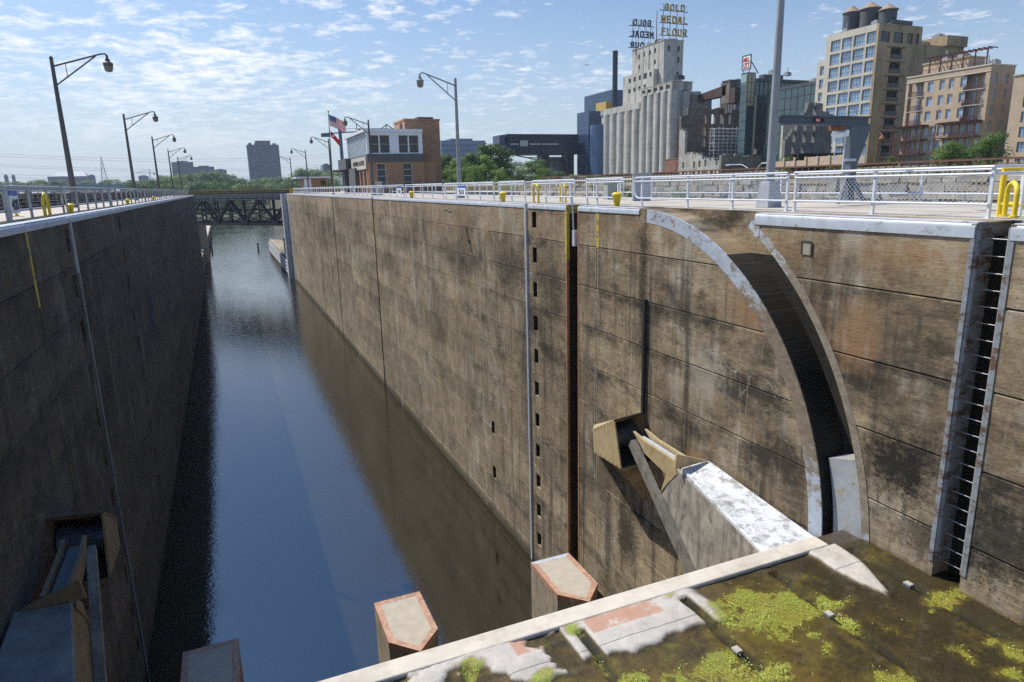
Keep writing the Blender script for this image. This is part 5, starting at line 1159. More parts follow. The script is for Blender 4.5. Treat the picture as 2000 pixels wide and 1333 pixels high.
us, tp = cols_for(xa, xb, hb, lambda u: zt_-(2.5 if u < xa+2.5 else 0)-(1.5 if xb-7 < u < xb-3 else 0), .35)
mb = MB(); ragged(mb, 'y', YR, .9, us, tp, 2, hb); mb.build('rear_gable_wall', M_ruin, rn)
mb = MB(); wy0 = YR+9; mb.box(xa+9, xb, wy0, wy0+.5, 2, 17.5); mb.build('sun_painted_inner_wall', pm('sun painted inner brick', (.50, .40, .27), .9, 0, .2, .4), rn)  # pale colour paints sunlight seen through the empty windows
# the sunlit broken river wall
XRW = 133.5
hw = []
for x, y in ((127, 975), (205, 970), (245, 965), (287, 960), (369, 950), (128, 1035), (198, 1035), (240, 1030), (280, 1028), (335, 1020)):
    q = W(*Z6(x, y), x=XRW); hw.append((q.y-.45, q.y+.45, q.z-(.95 if y < 1000 else .5), q.z+(.95 if y < 1000 else .5)))
ya, yb2 = W(1410, 330, x=XRW).y, W(1326, 300, x=XRW).y
def prof(u):
    f = (yb2-u)/(yb2-ya)
    if f < .13: return W(1333, 254, x=XRW).z
    if f < .55: return W(1350, 298+8*f, x=XRW).z
    return W(1390, 308+14*(f-.55), x=XRW).z
us, tp = cols_for(ya, yb2, hw, prof, .55, .7)
mb = MB(); ragged(mb, 'x', XRW, .9, us, tp, 1.5, hw); mb.build('river_wall', M_ruinl, rn)
# right gable fragment
YF = 122.0; hg = []
for x, y in ((930, 773), (1000, 776), (1066, 778), (1008, 690), (1075, 692), (940, 692), (920, 862), (988, 862), (1078, 590)):
    q = W(*Z6(x, y), y=YF); hg.append((q.x-.5, q.x+.5, q.z-1.0, q.z+1.0))
xg0, xg1 = W(1532, 300, y=YF).x, W(1622, 300, y=YF).x
def prof2(u):
    f = (u-xg0)/(xg1-xg0)
    yy2 = 275-62*min(1, f/.42) if f < .42 else (203 if f < .74 else 215+30*(f-.74))
    return W(1532+90*f, yy2, y=YF).z
us, tp = cols_for(xg0, xg1, hg, prof2, .35, .7)
mb = MB(); ragged(mb, 'y', YF, .9, us, tp, 2, hg); mb.build('front_gable_wall', M_ruing, rn)
mb = MB(); mb.box(xg0+4, xg1+3, YF+5, YF+5.6, 2, 13); mb.build('sun_painted_inner_wall', pm('sun painted inner stone', (.46, .42, .35), .9, 0, .2, .4), rn)  # sunlight behind the gable openings put into this pale wall colour
xl0 = W(1408, 330, y=158).x; mb = MB(); us, tp = cols_for(xl0, W(1545, 310, y=158).x, [], lambda u: W(1470, 303, y=158).z, .5, 1.2); ragged(mb, 'y', 158, .9, us, tp, 1)
mb.build('low_wall', M_ruing, rn)
mb = MB()
for x, y in ((650, 876), (718, 870), (790, 860)):
    q = W(*Z6(x, y), y=157.9); mb.box(q.x-.4, q.x+.4, 157.88, 157.99, q.z-.8, q.z+.8)
mb.build('sun_painted_opening', pm('sun painted opening stone', (.6, .55, .45), .9), rn)  # pale panels paint sunlight into the openings
mb = MB(); xa2, xb2 = W(1560, 310, y=118).x, W(1648, 310, y=118).x
zl = W(1600, 302, y=118).z; mb.box(xa2, xb2, 118, 120.5, zl, zl+.3); mb.box(xa2, xb2, 120.0, 120.6, 1, zl)
for i in range(7): x = xa2+(xb2-xa2)*i/6; mb.box(x-.15, x+.15, 118.1, 118.4, 1, zl)
mb.build('loading_bay', M_dark, rn)
# scaffold
sc_ = thing('scaffolding', 'bright tubular scaffolding wrapped around the ruined mill wall', 'scaffolding', (140, 176, 2))
mb = MB(); YS = 172.5; u0, u1 = W(1395, 275, y=YS).x, W(1463, 275, y=YS).x
zb0, zt0 = W(1420, 300, y=YS).z, W(1420, 251, y=YS).z
for i in range(9): x = u0+(u1-u0)*i/8; [mb.bar((x, y, 2), (x, y, zt0+rnd.uniform(-.4, .5)), .12) for y in (YS, YS+2)]
for k in range(8):
    z = zb0+(zt0-zb0)*k/7; [mb.bar((u0-.5, y, z), (u1+.5, y, z+rnd.uniform(-.1, .1)), .13) for y in (YS, YS+2)]
    if k % 2: mb.box(u0, u1, YS+.1, YS+1.9, z-.2, z-.12)
for k in range(10): x = u0+(u1-u0)*rnd.random(); z = zb0+(zt0-zb0)*rnd.random()*.8; mb.bar((x, YS, z), (x+1.8, YS, z+1.6), .1)
mb.build('tube_frame', M_railw, sc_)
# conveyor gallery
cg = thing('conveyor_gallery', 'rusty brown sloping conveyor gallery with rooftop hoist house above the ruin', 'conveyor', (150, 190, 20))
XG = 150
p, q = W(1352, 190, x=XG), W(1418, 166, x=XG)
mb = MB()
for s in (0,): mb.prism([(p.y, p.z-1.6), (q.y, q.z-3.2), (q.y, q.z), (p.y, p.z)], 'x', XG, XG+3); mb.build('gallery', pm('rusty corrugated iron', (.06, .032, .028), .8, .1, .3, .5), cg)
mb = MB(); h0, h1 = W(1411, 161, x=XG), W(1425, 175, x=XG); mb.box(XG, XG+3, h1.y, h0.y, h1.z-4, h0.z); mb.box(XG-.2, XG+3.2, h1.y-.2, h0.y+.2, h0.z, h0.z+.3); mb.build('hoist_house', M_ruin, cg)
mb = MB(); h0, h1 = W(1412, 176, x=XG), W(1434, 200, x=XG); mb.box(XG+.1, XG+5, h1.y, h0.y, h1.z, h0.z); 
for i in range(5): mb.bar((XG, h0.y-1.2*i, h1.z), (XG, h0.y-1.2*i, h1.z-3.2), .25)
mb.build('support_frame', M_rustd, cg)
# museum with teal glass
mu = thing('museum', 'dark museum block with teal glass upper floors behind the ruin', 'building', (165, 160, 2))
YM = 163.0; x0m, x1m = W(1478, 200, y=YM).x, W(1600, 200, y=YM).x
mb = MB(); mb.box(x0m, x1m+18, YM, YM+3, 2, W(1500, 186, y=YM).z); mb.build('body', pm('dark museum wall', (.035, .04, .042), .6, 0, .25, .3), mu)
gzt, gzb = W(1500, 160, y=YM+1).z, W(1500, 186, y=YM+1).z
mb = MB(); mb.box(x0m, x1m+4, YM+1, YM+3, gzb, gzt); mb.build('glass_storey', M_glasst, mu)
mb = MB()
for i in range(16): x = x0m+(x1m-x0m)*i/15; mb.box(x-.07, x+.07, YM+.85, YM+.99, gzb, gzt)
mb.box(x0m-.5, x1m+4.5, YM+.2, YM+3.5, gzt, gzt+.7); mb.box(x0m+3, x1m-14, YM+1, YM+3, gzt+.7, gzt+2.0); mb.build('mullion', M_frame, mu)
XM = 146; y0m, y1m = W(1604, 165, x=XM).y, W(1540, 190, x=XM).y
mb = MB()
mb.box(XM, XM+12, y0m+.4, y1m+8, 2, W(1570, 168, x=XM).z); mb.build('glass_wing', M_glasst, mu)
mb = MB()
for k in range(7): z = 6+3*k; mb.box(XM-.12, XM-.005, y0m+.4, y1m+8, z, z+.18)
for k in range(9): y = y0m+1+(y1m+7-y0m)*k/8; mb.box(XM-.1, XM-.004, y-.06, y+.06, 3, W(1570, 168, x=XM).z)
mb.box(XM-.2, XM+12.2, y0m+.3, y1m+8.1, W(1570, 168, x=XM).z, W(1570, 168, x=XM).z+.5); mb.build('mullion', M_frame, mu)
lt = thing('lift_tower', 'tall teal glass lift tower carrying the red and white sign', 'tower', (150, 160, 2))
XT = 142; t0_, t1_ = W(1448, 145, x=XT), W(1461, 141, x=XT); xr = W(1476, 142, y=t1_.y).x
mb = MB(); mb.box(XT, xr, t1_.y, t0_.y, 2, t0_.z-3); mb.build('shaft', M_glasst, lt)
mb = MB(); mb.box(XT, xr, t1_.y, t0_.y, t0_.z-3, t0_.z); mb.build('top_cabin', pm('pale teal glass', (.24, .38, .38), .2, 0, .1, .3), lt)
mb = MB(); mb.box(xr-3.3, xr-.3, t1_.y-.06, t1_.y-.01, t0_.z-9, t0_.z-.3); mb.build('tan_panel', pm('tan glazed panel', (.36, .31, .19), .4), lt)
mb = MB()
for k in range(10): z = t0_.z-2.6*k; mb.box(XT-.1, xr+.1, t1_.y-.1, t0_.y+.1, z-.1, z+.08)
for x in (XT-.05, (XT+xr)/2, xr-.05): mb.box(x, x+.1, t1_.y-.12, t1_.y-.07, 2, t0_.z)
mb.build('mullion', M_frame, lt)
sg = thing('roof_sign', 'white framed sign with red MILL CITY lettering on the glass lift tower', 'roof sign', (XT+1, t0_.y, t0_.z))
a, b = W(1450.5, 113, x=XT), W(1464.5, 134, x=XT); a2 = W(1464.5, 109, x=XT)
mb = MB(); mb.box(XT+.1, XT+.25, b.y, a.y, b.z, a2.z+.2); mb.build('panel', M_white, sg)
mb = MB(); z0s, z1s = b.z, a2.z+.2
for (y0_, y1_, za, zc) in ((b.y-.2, b.y, z0s-.2, z1s+.2), (a.y, a.y+.2, z0s-.2, z1s+.2), (b.y, a.y, z0s-.2, z0s), (b.y, a.y, z1s, z1s+.2)): mb.box(XT, XT+.3, y0_, y1_, za, zc)
for y in (b.y+.4, a.y-.4): mb.bar((XT+.2, y, t0_.z), (XT+.2, y, z0s), .15)
mb.bar((XT+.3, b.y, z0s+2), (XT+4, t1_.y+.3, t0_.z), .2); mb.build('frame', M_frame, sg)
mb = MB(); M_red = pm('sign red', (.40, .03, .03), .5); h = z1s-z0s; w_ = a.y-b.y
text_mb(mb, 'MILL', 2, (XT+.06, a.y-.1*w_, z0s+.55*h), (0, -1, 0), (0, 0, 1), .06, fit=(.8*w_, .32*h)); text_mb(mb, 'CITY', 2, (XT+.06, a.y-.1*w_, z0s+.16*h), (0, -1, 0), (0, 0, 1), .06, fit=(.8*w_, .32*h)); mb.box(XT+.04, XT+.09, b.y+.08*w_, a.y-.08*w_, z0s+.07*h, z0s+.12*h); mb.build('lettering', M_red, sg)
# red brick annex and slate block behind
mb = MB(); a, b = W(1299, 313, x=134), W(1326, 312, x=134); mb.box(134, 141, b.y, a.y, 2, a.z); mb.box(133.9, 141, b.y-.1, a.y+.1, a.z, a.z+.25); mb.box(133.88, 133.99, b.y+1, b.y+2, 3, 5.5)
tag(mb.build('brick_annex', pm('red brown brick', (.22, .10, .07), .9, 0, .2, .5), None, (134, b.y, 2)), 'low red brown brick annex between silos and ruin', 'building')
a, b = W(1439, 157, y=190), W(1449, 185, y=190); mb = MB(); mb.box(a.x, b.x+4, 190, 198, 2, a.z); mb.box(a.x+1, a.x+2.5, 191, 193, a.z, a.z+.6); tag(mb.build('stair_tower', pm('slate grey wall', (.13, .14, .155), .8), None, (a.x, 190, 2)), 'plain slate grey stair block left of the glass lift tower', 'building')
roof_clutter(mu, [(x0m+6, YM+1, gzt+2.0, 2, 1.6, 1.2), (x0m+12, YM+1, gzt+2.0, 1.6, 1.6, .9), (XM+2, y0m+4, W(1570, 168, x=XM).z+.5, 2, 2, 1.1)], M_unit)
roof_clutter(gt, [(142, b.y+3, a.z, 2.4, 2.4, 1.2), (156, b2.y+4, a2.z+.6, 3, 3, 1.3)], M_blued)
# street lamps with arched arms by the parkway
for k, (xa, ya_, xb, yb3) in enumerate(((1428, 322, 1462, 338), (1500, 318, 1478, 337))):
    p = W(xa, ya_, x=100); q = W(xb, 345, x=100); mb = MB()
    mb.tube([(100, q.y, 1.2), (100, q.y+(p.y-q.y)*.08, p.z-.8), (100, q.y+(p.y-q.y)*.4, p.z-.1), (100, p.y, p.z)], [.12, .1, .09, .08], 8); mb.box(99.8, 100.2, min(p.y, p.y+1.6 if k == 0 else p.y), max(p.y, p.y+1.6), p.z-.15, p.z+.1)
    tag(mb.build('street_lamp', M_galv, None, (100, q.y, 1.2)), ['arched street lamp leaning left before the ruin', 'arched street lamp leaning right beside the thick pole'][k], 'street lamp', 'arched street lamps by the parkway')
p = W(1716, 290, x=110); mb = MB(); mb.tube([(110, p.y+.5, 1.8), (110, p.y+.5, p.z+2.2), (110, p.y+.1, p.z+2.8), (110, p.y-.5, p.z+2.2)], .1, 8); mb.lathe([(.1, .6), (.5, 0), (.5, -.2), (.1, -.4)], (110, p.y-.5, p.z+1.7), 12)
tag(mb.build('street_lamp', M_rust, None, (110, p.y, 1.8)), 'rust brown hooked street lamp before the stained tan facade', 'street lamp')
# ---------------------------------------------------------------- brick control building on the right deck
vb = thing('control_building', 'two storey brick lock building with white glazed upper floor and brick tower', 'building', (22, 95, ZR))
M_brick = pm('orange brown brick', (.33, .19, .11), .9, 0, .18, 1.2, (.19, .11, .065), .5, .25)
M_panel = pm('white metal panel', (.66, .68, .72), .4, .1, .06, .8, (.5, .5, .5), .2, .03)
M_slate = pm('dark slate band', (.085, .088, .095), .7, 0, .2, .8)
XV, YV = 18.0, 90.0
xr = 25.4
w1 = [(W(xa, 345, y=YV).x, W(xb, 345, y=YV).x, -.3, 3.0) for xa, xb in ((737, 755), (788, 806))]
mb = MB(); wall_holes(mb, 'y', YV, .4, XV, xr+.1, ZR, 3.15, w1); mb.box(XV+.3, xr+2, YV+.8, YV+15, ZR, 3.1); mb.build('ground_floor', M_brick, vb)
window_parts(vb, 'y', YV, w1, M_framel, M_glassd, 1, 4, .08, .15)
mb = MB(); mb.box(XV-.05, xr, YV-.15, YV+14, 3.15, 4.15); mb.build('slate_band', M_slate, vb)
w2 = [(W(xa, 285, y=YV).x, W(xb, 285, y=YV).x, 4.25, 6.5) for xa, xb in ((721.5, 740), (741.5, 761), (778.5, 797), (799, 817.5))]
mb = MB(); wall_holes(mb, 'y', YV-.1, .3, XV, xr, 4.16, 6.9, w2); mb.build('upper_front', M_panel, vb)
window_parts(vb, 'y', YV-.1, w2, M_framel, M_glassd, 1, 2, .05, .1)
mb = MB(); mb.box(XV, XV+.3, YV+.21, YV+14.5, 4.16, 6.9); mb.box(XV+.31, xr-.1, YV+.21, YV+14.4, 4.17, 6.85); mb.build('upper_side', pm('pale ribbed panel', (.62, .70, .72), .35, .1, .06, .8), vb)
mb = MB()
for k in range(17): mb.box(XV-.07, XV-.003, YV+.5+.83*k, YV+.62+.83*k, 4.2, 6.85)
mb.box(XV-.05, XV-.002, YV+12.9, YV+13.5, 4.3, 6.6); mb.build('rib', pm('grey rib', (.36, .42, .44), .5), vb)
mb = MB(); mb.box(XV-.35, xr+.05, YV-.3, YV+15.2, 6.9, 7.25); mb.build('roof', M_panel, vb)
mb = MB(); mb.box(XV-.2, XV-.051, YV+.4, YV+11, 2.3, 3.9); mb.build('sign_fascia', pm('tan fascia', (.44, .40, .34), .8), vb)
mb = MB(); text_mb(mb, 'UPPER LOCK', 1, (XV-.23, YV+9.5, 2.85), (0, -1, 0), (0, 0, 1), .04, fit=(8.2, .55)); mb.build('lettering', M_black, vb)
mb = MB()
for y0_, y1_ in ((YV+1.3, YV+2.7), (YV+3.6, YV+5.4)): mb.box(XV+.22, XV+.28, y0_, y1_, -.8, 2.6)
mb.build('entrance_glass', M_glass, vb)
for y in (YV+.7, YV+2.95, YV+5.6):
    mb = MB(); mb.box(XV-.1, XV+.25, y-.22, y+.22, ZR, 2.8); mb.build('brick_pier', M_brick, vb)
mb = MB(); mb.box(XV-.8, XV+.2, YV+12, YV+19, 2.6, 4.1); mb.box(XV-2.2, XV+.1, YV+15, YV+19.6, 2.3, 2.55); mb.box(XV-.5, XV+.2, YV+7, YV+12, ZR, 2.6); mb.box(XV-.6, XV+.2, YV+15, YV+16.2, ZR, 2.3); mb.build('entrance_canopy', M_slate, vb)
ax0, ax1 = W(790, 240, y=94).x, W(858, 240, y=94).x
mb = MB(); mb.box(ax0, ax1, 94, 100, ZR, 8.75); mb.box(ax0-.1, ax1+.1, 93.9, 100.1, 8.75, 8.95); mb.build('brick_tower', M_brick, vb)
mb = MB(); mb.box(ax0+2.2, ax0+4.4, 95, 97, 8.95, 9.3); mb.build('roof_hatch', M_slate, vb)
mb = MB(); mb.box(ax0-.12, ax0-.01, 95.5, 96.5, 7.2, 8.4); mb.build('wall_vent', M_black, vb)
mb = MB(); x = 21.2; mb.bar((x-.9, YV+2, 7.25), (x, YV+2, 8.0), .1); mb.bar((x, YV+2, 8.0), (x+1.1, YV+2, 7.25), .1); mb.bar((x, YV+2, 8), (x-.1, YV+2, 7.25), .1); mb.bar((XV+.4, YV+8, 7.2), (XV+.4, YV+8, 8.6), .09); mb.box(XV+.6, XV+1.1, YV+7.8, YV+8.1, 7.5, 7.9); mb.build('roof_frame', M_black, vb)
a, b = W(587, 347, y=139), W(640, 346, y=139)
sh_ = thing('brick_shed', 'low flat roofed brick shed left of the control building', 'shed', (a.x, 139, ZR))
mb = MB(); mb.box(a.x+.6, b.x, 139, 146, ZR, 1.95); mb.build('walls', M_brick, sh_)
mb = MB(); mb.box(a.x-1, b.x+.5, 138, 147, 1.95, 2.2); mb.build('flat_roof', M_panel, sh_)
mb = MB(); mb.box(a.x+.55, a.x+1.9, 138.9, 138.99, ZR, 1.8); mb.build('door', M_panel, sh_)
mb = MB(); mb.box(b.x-1.4, b.x-.5, 138.9, 138.99, .6, 1.5); mb.build('window', M_glassd, sh_)
# flagpole and flags
YFG = 118; pt = W(641, 217, y=YFG); pb = V((W(646, 320, y=YFG).x, YFG, ZR))
mb = MB(); mb.tube([pb, (pt.x, YFG, pt.z-.25)], [.11, .06], 10); mb.lathe([(.02, -.14), (.13, -.06), (.13, .06), (.02, .14)], (pt.x, YFG, pt.z-.1), 10); tag(mb.build('flagpole', M_poled, None, pb, smooth=True), 'tall flagpole with ball finial left of the control building', 'flagpole')
def flag(name, label, px0, cols_fn, nu, nv, L, H, zt, droop, cat='flag'):
    mb = MB(); vs = []
    for i in range(nu+1):
        u = i/nu
        for j in range(nv+1):
            v = j/nv; wv = math.sin(u*7+v*1.5)*.12*u
            vs.append((px0+.08+L*u*.92, YFG+wv*1.2-.2*u, zt-H*v-droop*u+.10*math.sin(u*6)*u))
    th = [(x, y+.015, z) for x, y, z in vs]; n = nv+1
    for i in range(nu):
        for j in range(nv):
            mb.cur = cols_fn(i/nu, j/nv); k = i*n+j
            mb.add([vs[k], vs[k+n], vs[k+n+1], vs[k+1]], [(0, 1, 2, 3)]); mb.add([th[k], th[k+n], th[k+n+1], th[k+1]], [(3, 2, 1, 0)])
    return mb
def fabric(name, c):
    mt, t, b = newmat(name); o = t.nodes['Material Output']; tl = nd(t, 'ShaderNodeBsdfTranslucent', {0: c4(c)})
    b.inputs['Base Color'].default_value = c4(c); b.inputs['Roughness'].default_value = .9
    mxs = nd(t, 'ShaderNodeMixShader', {0: .4, 1: b.outputs[0], 2: tl.outputs[0]}); t.links.new(mxs.outputs[0], o.inputs[0]); return mt
M_fr, M_fw, M_fb = fabric('red fabric', (.55, .03, .035)), fabric('white fabric', (.8, .8, .8)), fabric('blue fabric', (.02, .045, .24))
M_star = pm('white star cloth', (.85, .85, .85), .9)
us_ = lambda u, v: 2 if (u < .4 and v < 7/13-.001) else (0 if int(v*13+.001) % 2 == 0 else 1)
m0 = flag('flag', '', pt.x, us_, 20, 13, 2.75, 1.75, pt.z-.55, 1.15)
fl1 = thing('flag', 'stars and stripes flag flying from the top of the flagpole', 'flag', (pt.x, YFG, pt.z-1))
m0.build('flag_cloth', [M_fr, M_fw, M_fb], fl1, fix=False)
mb = MB()
for r in range(5):
    for c in range(6 if r % 2 == 0 else 5):
        u = (c+.5+(.5 if r % 2 else 0))/6.2*.4; v = (r+.6)/5.4*7/13
        x = pt.x+.08+2.75*u*.92; z = pt.z-.55-1.75*v-1.15*u+.10*math.sin(u*6)*u; y = YFG+math.sin(u*7+v*1.5)*.12*u*1.2-.2*u
        mb.prism([(x+.055*math.sin(k*.6283)*(1 if k % 2 == 0 else .42), z+.055*math.cos(k*.6283)*(1 if k % 2 == 0 else .42)) for k in range(10)], 'y', y-.035, y-.012)
mb.build('stars', M_star, fl1)
m0 = flag('flag', '', pt.x, lambda u, v: 0, 12, 6, 1.5, .95, pt.z-3.1, 1.55)
fl2 = thing('flag', 'smaller plain red flag with a white emblem below the striped flag', 'flag', (pt.x, YFG, pt.z-4))
m0.build('flag_cloth', [M_fr], fl2, fix=False)
mb = MB(); x, z = pt.x+.45, pt.z-3.95; mb.box(x-.16, x+.16, YFG-.12, YFG-.07, z-.12, z+.04); [mb.box(x+d-.04, x+d+.04, YFG-.12, YFG-.07, z+.04, z+.14) for d in (-.12, 0, .12)]; mb.build('emblem', M_star, fl2)
# ---------------------------------------------------------------- trees
def leaf_mat(name, a, b_):
    mt, t, b = newmat(name)
    ri = nd(t, 'ShaderNodeNewGeometry').outputs['Random Per Island']; ob = nd(t, 'ShaderNodeObjectInfo').outputs['Random']
    c = mixc(t, ri, a, b_); k = mapr(t, ob, 0, 1, .72, 1.3)
    c = mixc(t, 1.0, c, nd(t, 'ShaderNodeCombineColor', {0: k, 1: k, 2: mth(t, 'MULTIPLY', k, .9)}).outputs[0], 'MULTIPLY')
    t.links.new(c, b.inputs['Base Color']); b.inputs['Roughness'].default_value = .6; b.inputs['Specular IOR Level'].default_value = .25
    o = t.nodes['Material Output']; tl = nd(t, 'ShaderNodeBsdfTranslucent', {0: c}); mxs = nd(t, 'ShaderNodeMixShader', {0: .35, 1: b.outputs[0], 2: tl.outputs[0]}); t.links.new(mxs.outputs[0], o.inputs[0])
    return mt
M_leaf = leaf_mat('green foliage', (.08, .15, .03), (.20, .29, .065)); M_leafd = leaf_mat('dark green foliage', (.05, .105, .025), (.14, .22, .05))
M_bark = pm('tree bark', (.07, .05, .035), .95)
def tree_proto(seed, leaf, nl=4200, spread=.36, lobes=15):
    """unit-height tree: trunk with limbs, crown of leaf clumps around limb ends"""
    rn_ = random.Random(seed); tr = MB(); tr.tube([(0, 0, -.04), (.005, .0, .2), (.0, .012, .42), (.01, 0, .75)], [.026, .02, .014, .004], 8)
    cs = []
    for k in range(lobes):
        a = k*2.4+rn_.uniform(-.4, .4); h = rn_.uniform(.22, .88); r = spread*(1-abs(h-.5)*.95)*rn_.uniform(.35, .85)
        e = V((r*math.cos(a), r*math.sin(a), h)); tr.tube([(0, 0, h*.55), e*.5+V((0, 0, h*.28)), e], [.009, .006, .002], 5); cs.append((e, rn_.uniform(.12, .2)))
    cs.append((V((0, 0, .86)), .14)); cs.append((V((0, 0, .62)), .24)); cs.append((V((.1, 0, .4)), .2)); cs.append((V((-.12, .05, .35)), .2))
    lf = MB()
    for k in range(nl):
        c, r = cs[rn_.randrange(len(cs))]
        d = V((rn_.gauss(0, 1), rn_.gauss(0, 1), rn_.gauss(0, .8))).normalized()*r*(rn_.random()**.4)
        p = c+d; n = (d.normalized()+V((rn_.uniform(-.7, .7), rn_.uniform(-.7, .7), rn_.uniform(0, .9)))).normalized()
        u = n.cross(V((0, 0, 1)) if abs(n.z) < .9 else V((1, 0, 0))).normalized(); w = n.cross(u); s = rn_.uniform(.012, .027)
        lf.add([p-u*s, p-w*s*.6, p+u*s, p+w*s*.6], [(0, 1, 2, 3)])
    t0 = thing('tree', '', 'tree'); a = tr.build('trunk', M_bark, t0, smooth=True); b = lf.build('crown', leaf, t0, fix=False)
    return t0
PR = [tree_proto(1, M_leaf), tree_proto(2, M_leafd, spread=.33), tree_proto(3, M_leaf, 2600, .42), tree_proto(4, M_leafd, 2200, .3, 9)]
used = [False]*4; rt = random.Random(21)
def tree(k, x, y, z, h, label, group, wid=1.0):
    t0 = PR[k] if not used[k] else copy_tree(PR[k]); used[k] = True; wid *= 1.3
    t0.location = (x, y, z); t0.scale = (h*wid, h*wid, h); t0.rotation_euler = (0, 0, rt.uniform(0, 6.28)); tag(t0, label, 'tree', group); return t0
G1 = 'trees between the control building and the theatre'
def tpx(px_, top, dist, k, label, group, wid=1.0, zb=None):
    p = W(px_, top, y=dist); z = zb if zb is not None else -1
    tree(k, p.x, dist, z, p.z-z, label, group, wid)
for i, (px_, tp_, d, k, wd) in enumerate(((872, 300, 170, 1, 1.0), (893, 305, 165, 0, .9), (918, 298, 178, 1, 1.0), (962, 279, 190, 1, 1.1), (945, 300, 175, 0, 1.0), (988, 312, 200, 0, 1.0), (1012, 313, 215, 3, .9), (1045, 309, 205, 0, 1.1), (1062, 328, 190, 2, 1.2), (1090, 334, 195, 2, 1.2), (1022, 330, 180, 2, 1.3), (905, 325, 150, 2, 1.1), (930, 322, 158, 2, 1.0), (975, 330, 165, 2, 1.1), (882, 330, 155, 2, 1.1), (1120, 340, 200, 2, 1.5), (1150, 342, 205, 2, 1.5))):
    lab = ['mid green tree directly right of the brick tower', 'light tree just left of the lamp post right of the brick tower', 'dark tree just right of that lamp post, below the blue glass flats', 'tallest dark rounded tree right of the blue glass flats', 'mid green tree left of the tallest dark tree', 'mid green tree at the foot of the theatre bridge end', 'small dark upright tree under the theatre bridge', 'bright green tree under the theatre bridge', 'low bright bush-like tree right of the bright green tree', 'low tree below the theatre support', 'low wide tree before the small dark upright one', 'low tree behind the lamp post base', 'low tree right of the lamp post base', 'low tree before the tallest dark tree', 'lowest tree beside the brick tower foot', 'low shrub-like tree left of the silos', 'low shrub-like tree touching the silos'][i]
    tpx(px_, tp_, d, k, lab, G1, wd)
G2 = 'trees in front of the brick apartments'
for i, (px_, tp_, x, k, wd) in enumerate(((1862, 274, 108, 0, 1.15), (1893, 288, 116, 1, .9), (1938, 258, 106, 1, 1.05))):
    p = W(px_, tp_, x=x); tree(k, p.x, p.y, gz(x), p.z-gz(x), ['round bright tree before the apartments, left of the pair', 'small dark tree between the two big trees before the apartments', 'tallest bright tree before the right end of the apartments'][i], G2, wd)
for i, (px_, tp_, x, h) in enumerate(((1545, 305, 120, 0), (1630, 315, 121, 0), (1742, 305, 135, 0), (1830, 322, 110, 0))):
    p = W(px_, tp_, x=x); tree(2, p.x, p.y, gz(x)-.3, max(1.5, p.z-gz(x)+.3), ['small shrub before the grey ruin gable', 'small shrub before the dark loading bay', 'small shrub at the foot of the stained tan facade', 'low shrub at the apartments garden wall'][i], 'small shrubs before the mills', 1.3)
for i, (px_, tp_, x) in enumerate(((1210, 362, 31), (1232, 372, 30), (1330, 368, 32.5), (1420, 374, 33))):
    p = W(px_, tp_, x=x); tree(2+i % 2, p.x, p.y, -3, max(1.3, p.z+3), ['dark shrub left of the blank grey panel', 'small dark shrub behind the yellow bollard', 'shrub against the limestone wall right of the panel', 'ivy like shrub on the limestone wall left of the thick pole'][i], 'shrubs along the limestone wall', .75)
# wooded far bank: hill ground plus single trees
M_far = pm('wooded bank ground', (.05, .07, .03), .95, 0, .3, .02)
mb = MB(); n = 60; xs = [-2500+ (3200)*i/n for i in range(n+1)]; rows_ = []
for y, z in ((520, ZW-1.5), (545, ZW+1), (640, -9), (760, -3), (950, 1), (1300, 5), (2300, 7)):
    rows_.append([(x, y+40*math.sin(x*.011)-(60 if x > 150 else 0)+(260 if x < -60 else 0)*min(1, max(0, (-60-x)/120)), z+(2.5*pn.noise(V((x*.006, y*.006, 0))) if z > -12 else 0)) for x in xs])
for r0_, r1_ in zip(rows_, rows_[1:]):
    mb.add(r0_+r1_, [(i, i+1, n+2+i, n+1+i) for i in range(n)])
struct(mb.build('far_bank_hill', M_far, fix=False))
G3 = 'trees along the wooded far bank'
desc = ['broad', 'dark', 'spreading', 'slim']
rt2 = random.Random(4); cnt = 0
tops = [(300, 346), (318, 343), (338, 340), (352, 337), (365, 341), (380, 338), (397, 334), (412, 331), (428, 333), (445, 340), (460, 346), (478, 347), (497, 347), (515, 346), (532, 345), (550, 343), (566, 343), (583, 329), (598, 327), (612, 327), (626, 331), (640, 342), (655, 330), (285, 349), (268, 351), (372, 352), (405, 350), (440, 352), (470, 355), (505, 354), (540, 353), (575, 350), (330, 354), (600, 345)]
for i, (px_, tp_) in enumerate(tops):
    d = rt2.uniform(585, 640) if i < 23 else rt2.uniform(556, 575)
    if i >= 25: tp_ += 2
    p = W(px_, tp_, y=d); zb = -15 if d < 580 else -12.5
    k = i % 4; dd = 'left of' if px_ < 430 else ('behind the middle of' if px_ < 530 else 'right of')
    tree(k, p.x, d, zb, p.z-zb, 'far bank %s tree, %s the bridge, %s row' % (desc[k], dd, 'front' if i >= 25 else 'back'), G3, rt2.uniform(.8, 1.1)*(1.1 if k == 3 else 1))
G4 = 'hazy trees on the far left skyline'
for i in range(26):
    px_ = -5+12.5*i; p = W(px_, 353+2.5*math.sin(i*1.7)+2*math.sin(i*.6), y=1000+20*(i % 3)); zb = 2
    tree(i % 4, p.x, p.y, zb, max(9, p.z-zb), 'hazy blue green skyline tree far left, %s' % ('before the long dark hall' if 80 < px_ < 180 else 'left of the dark hall' if px_ <= 80 else 'right of the dark hall'), G4, 1.25)
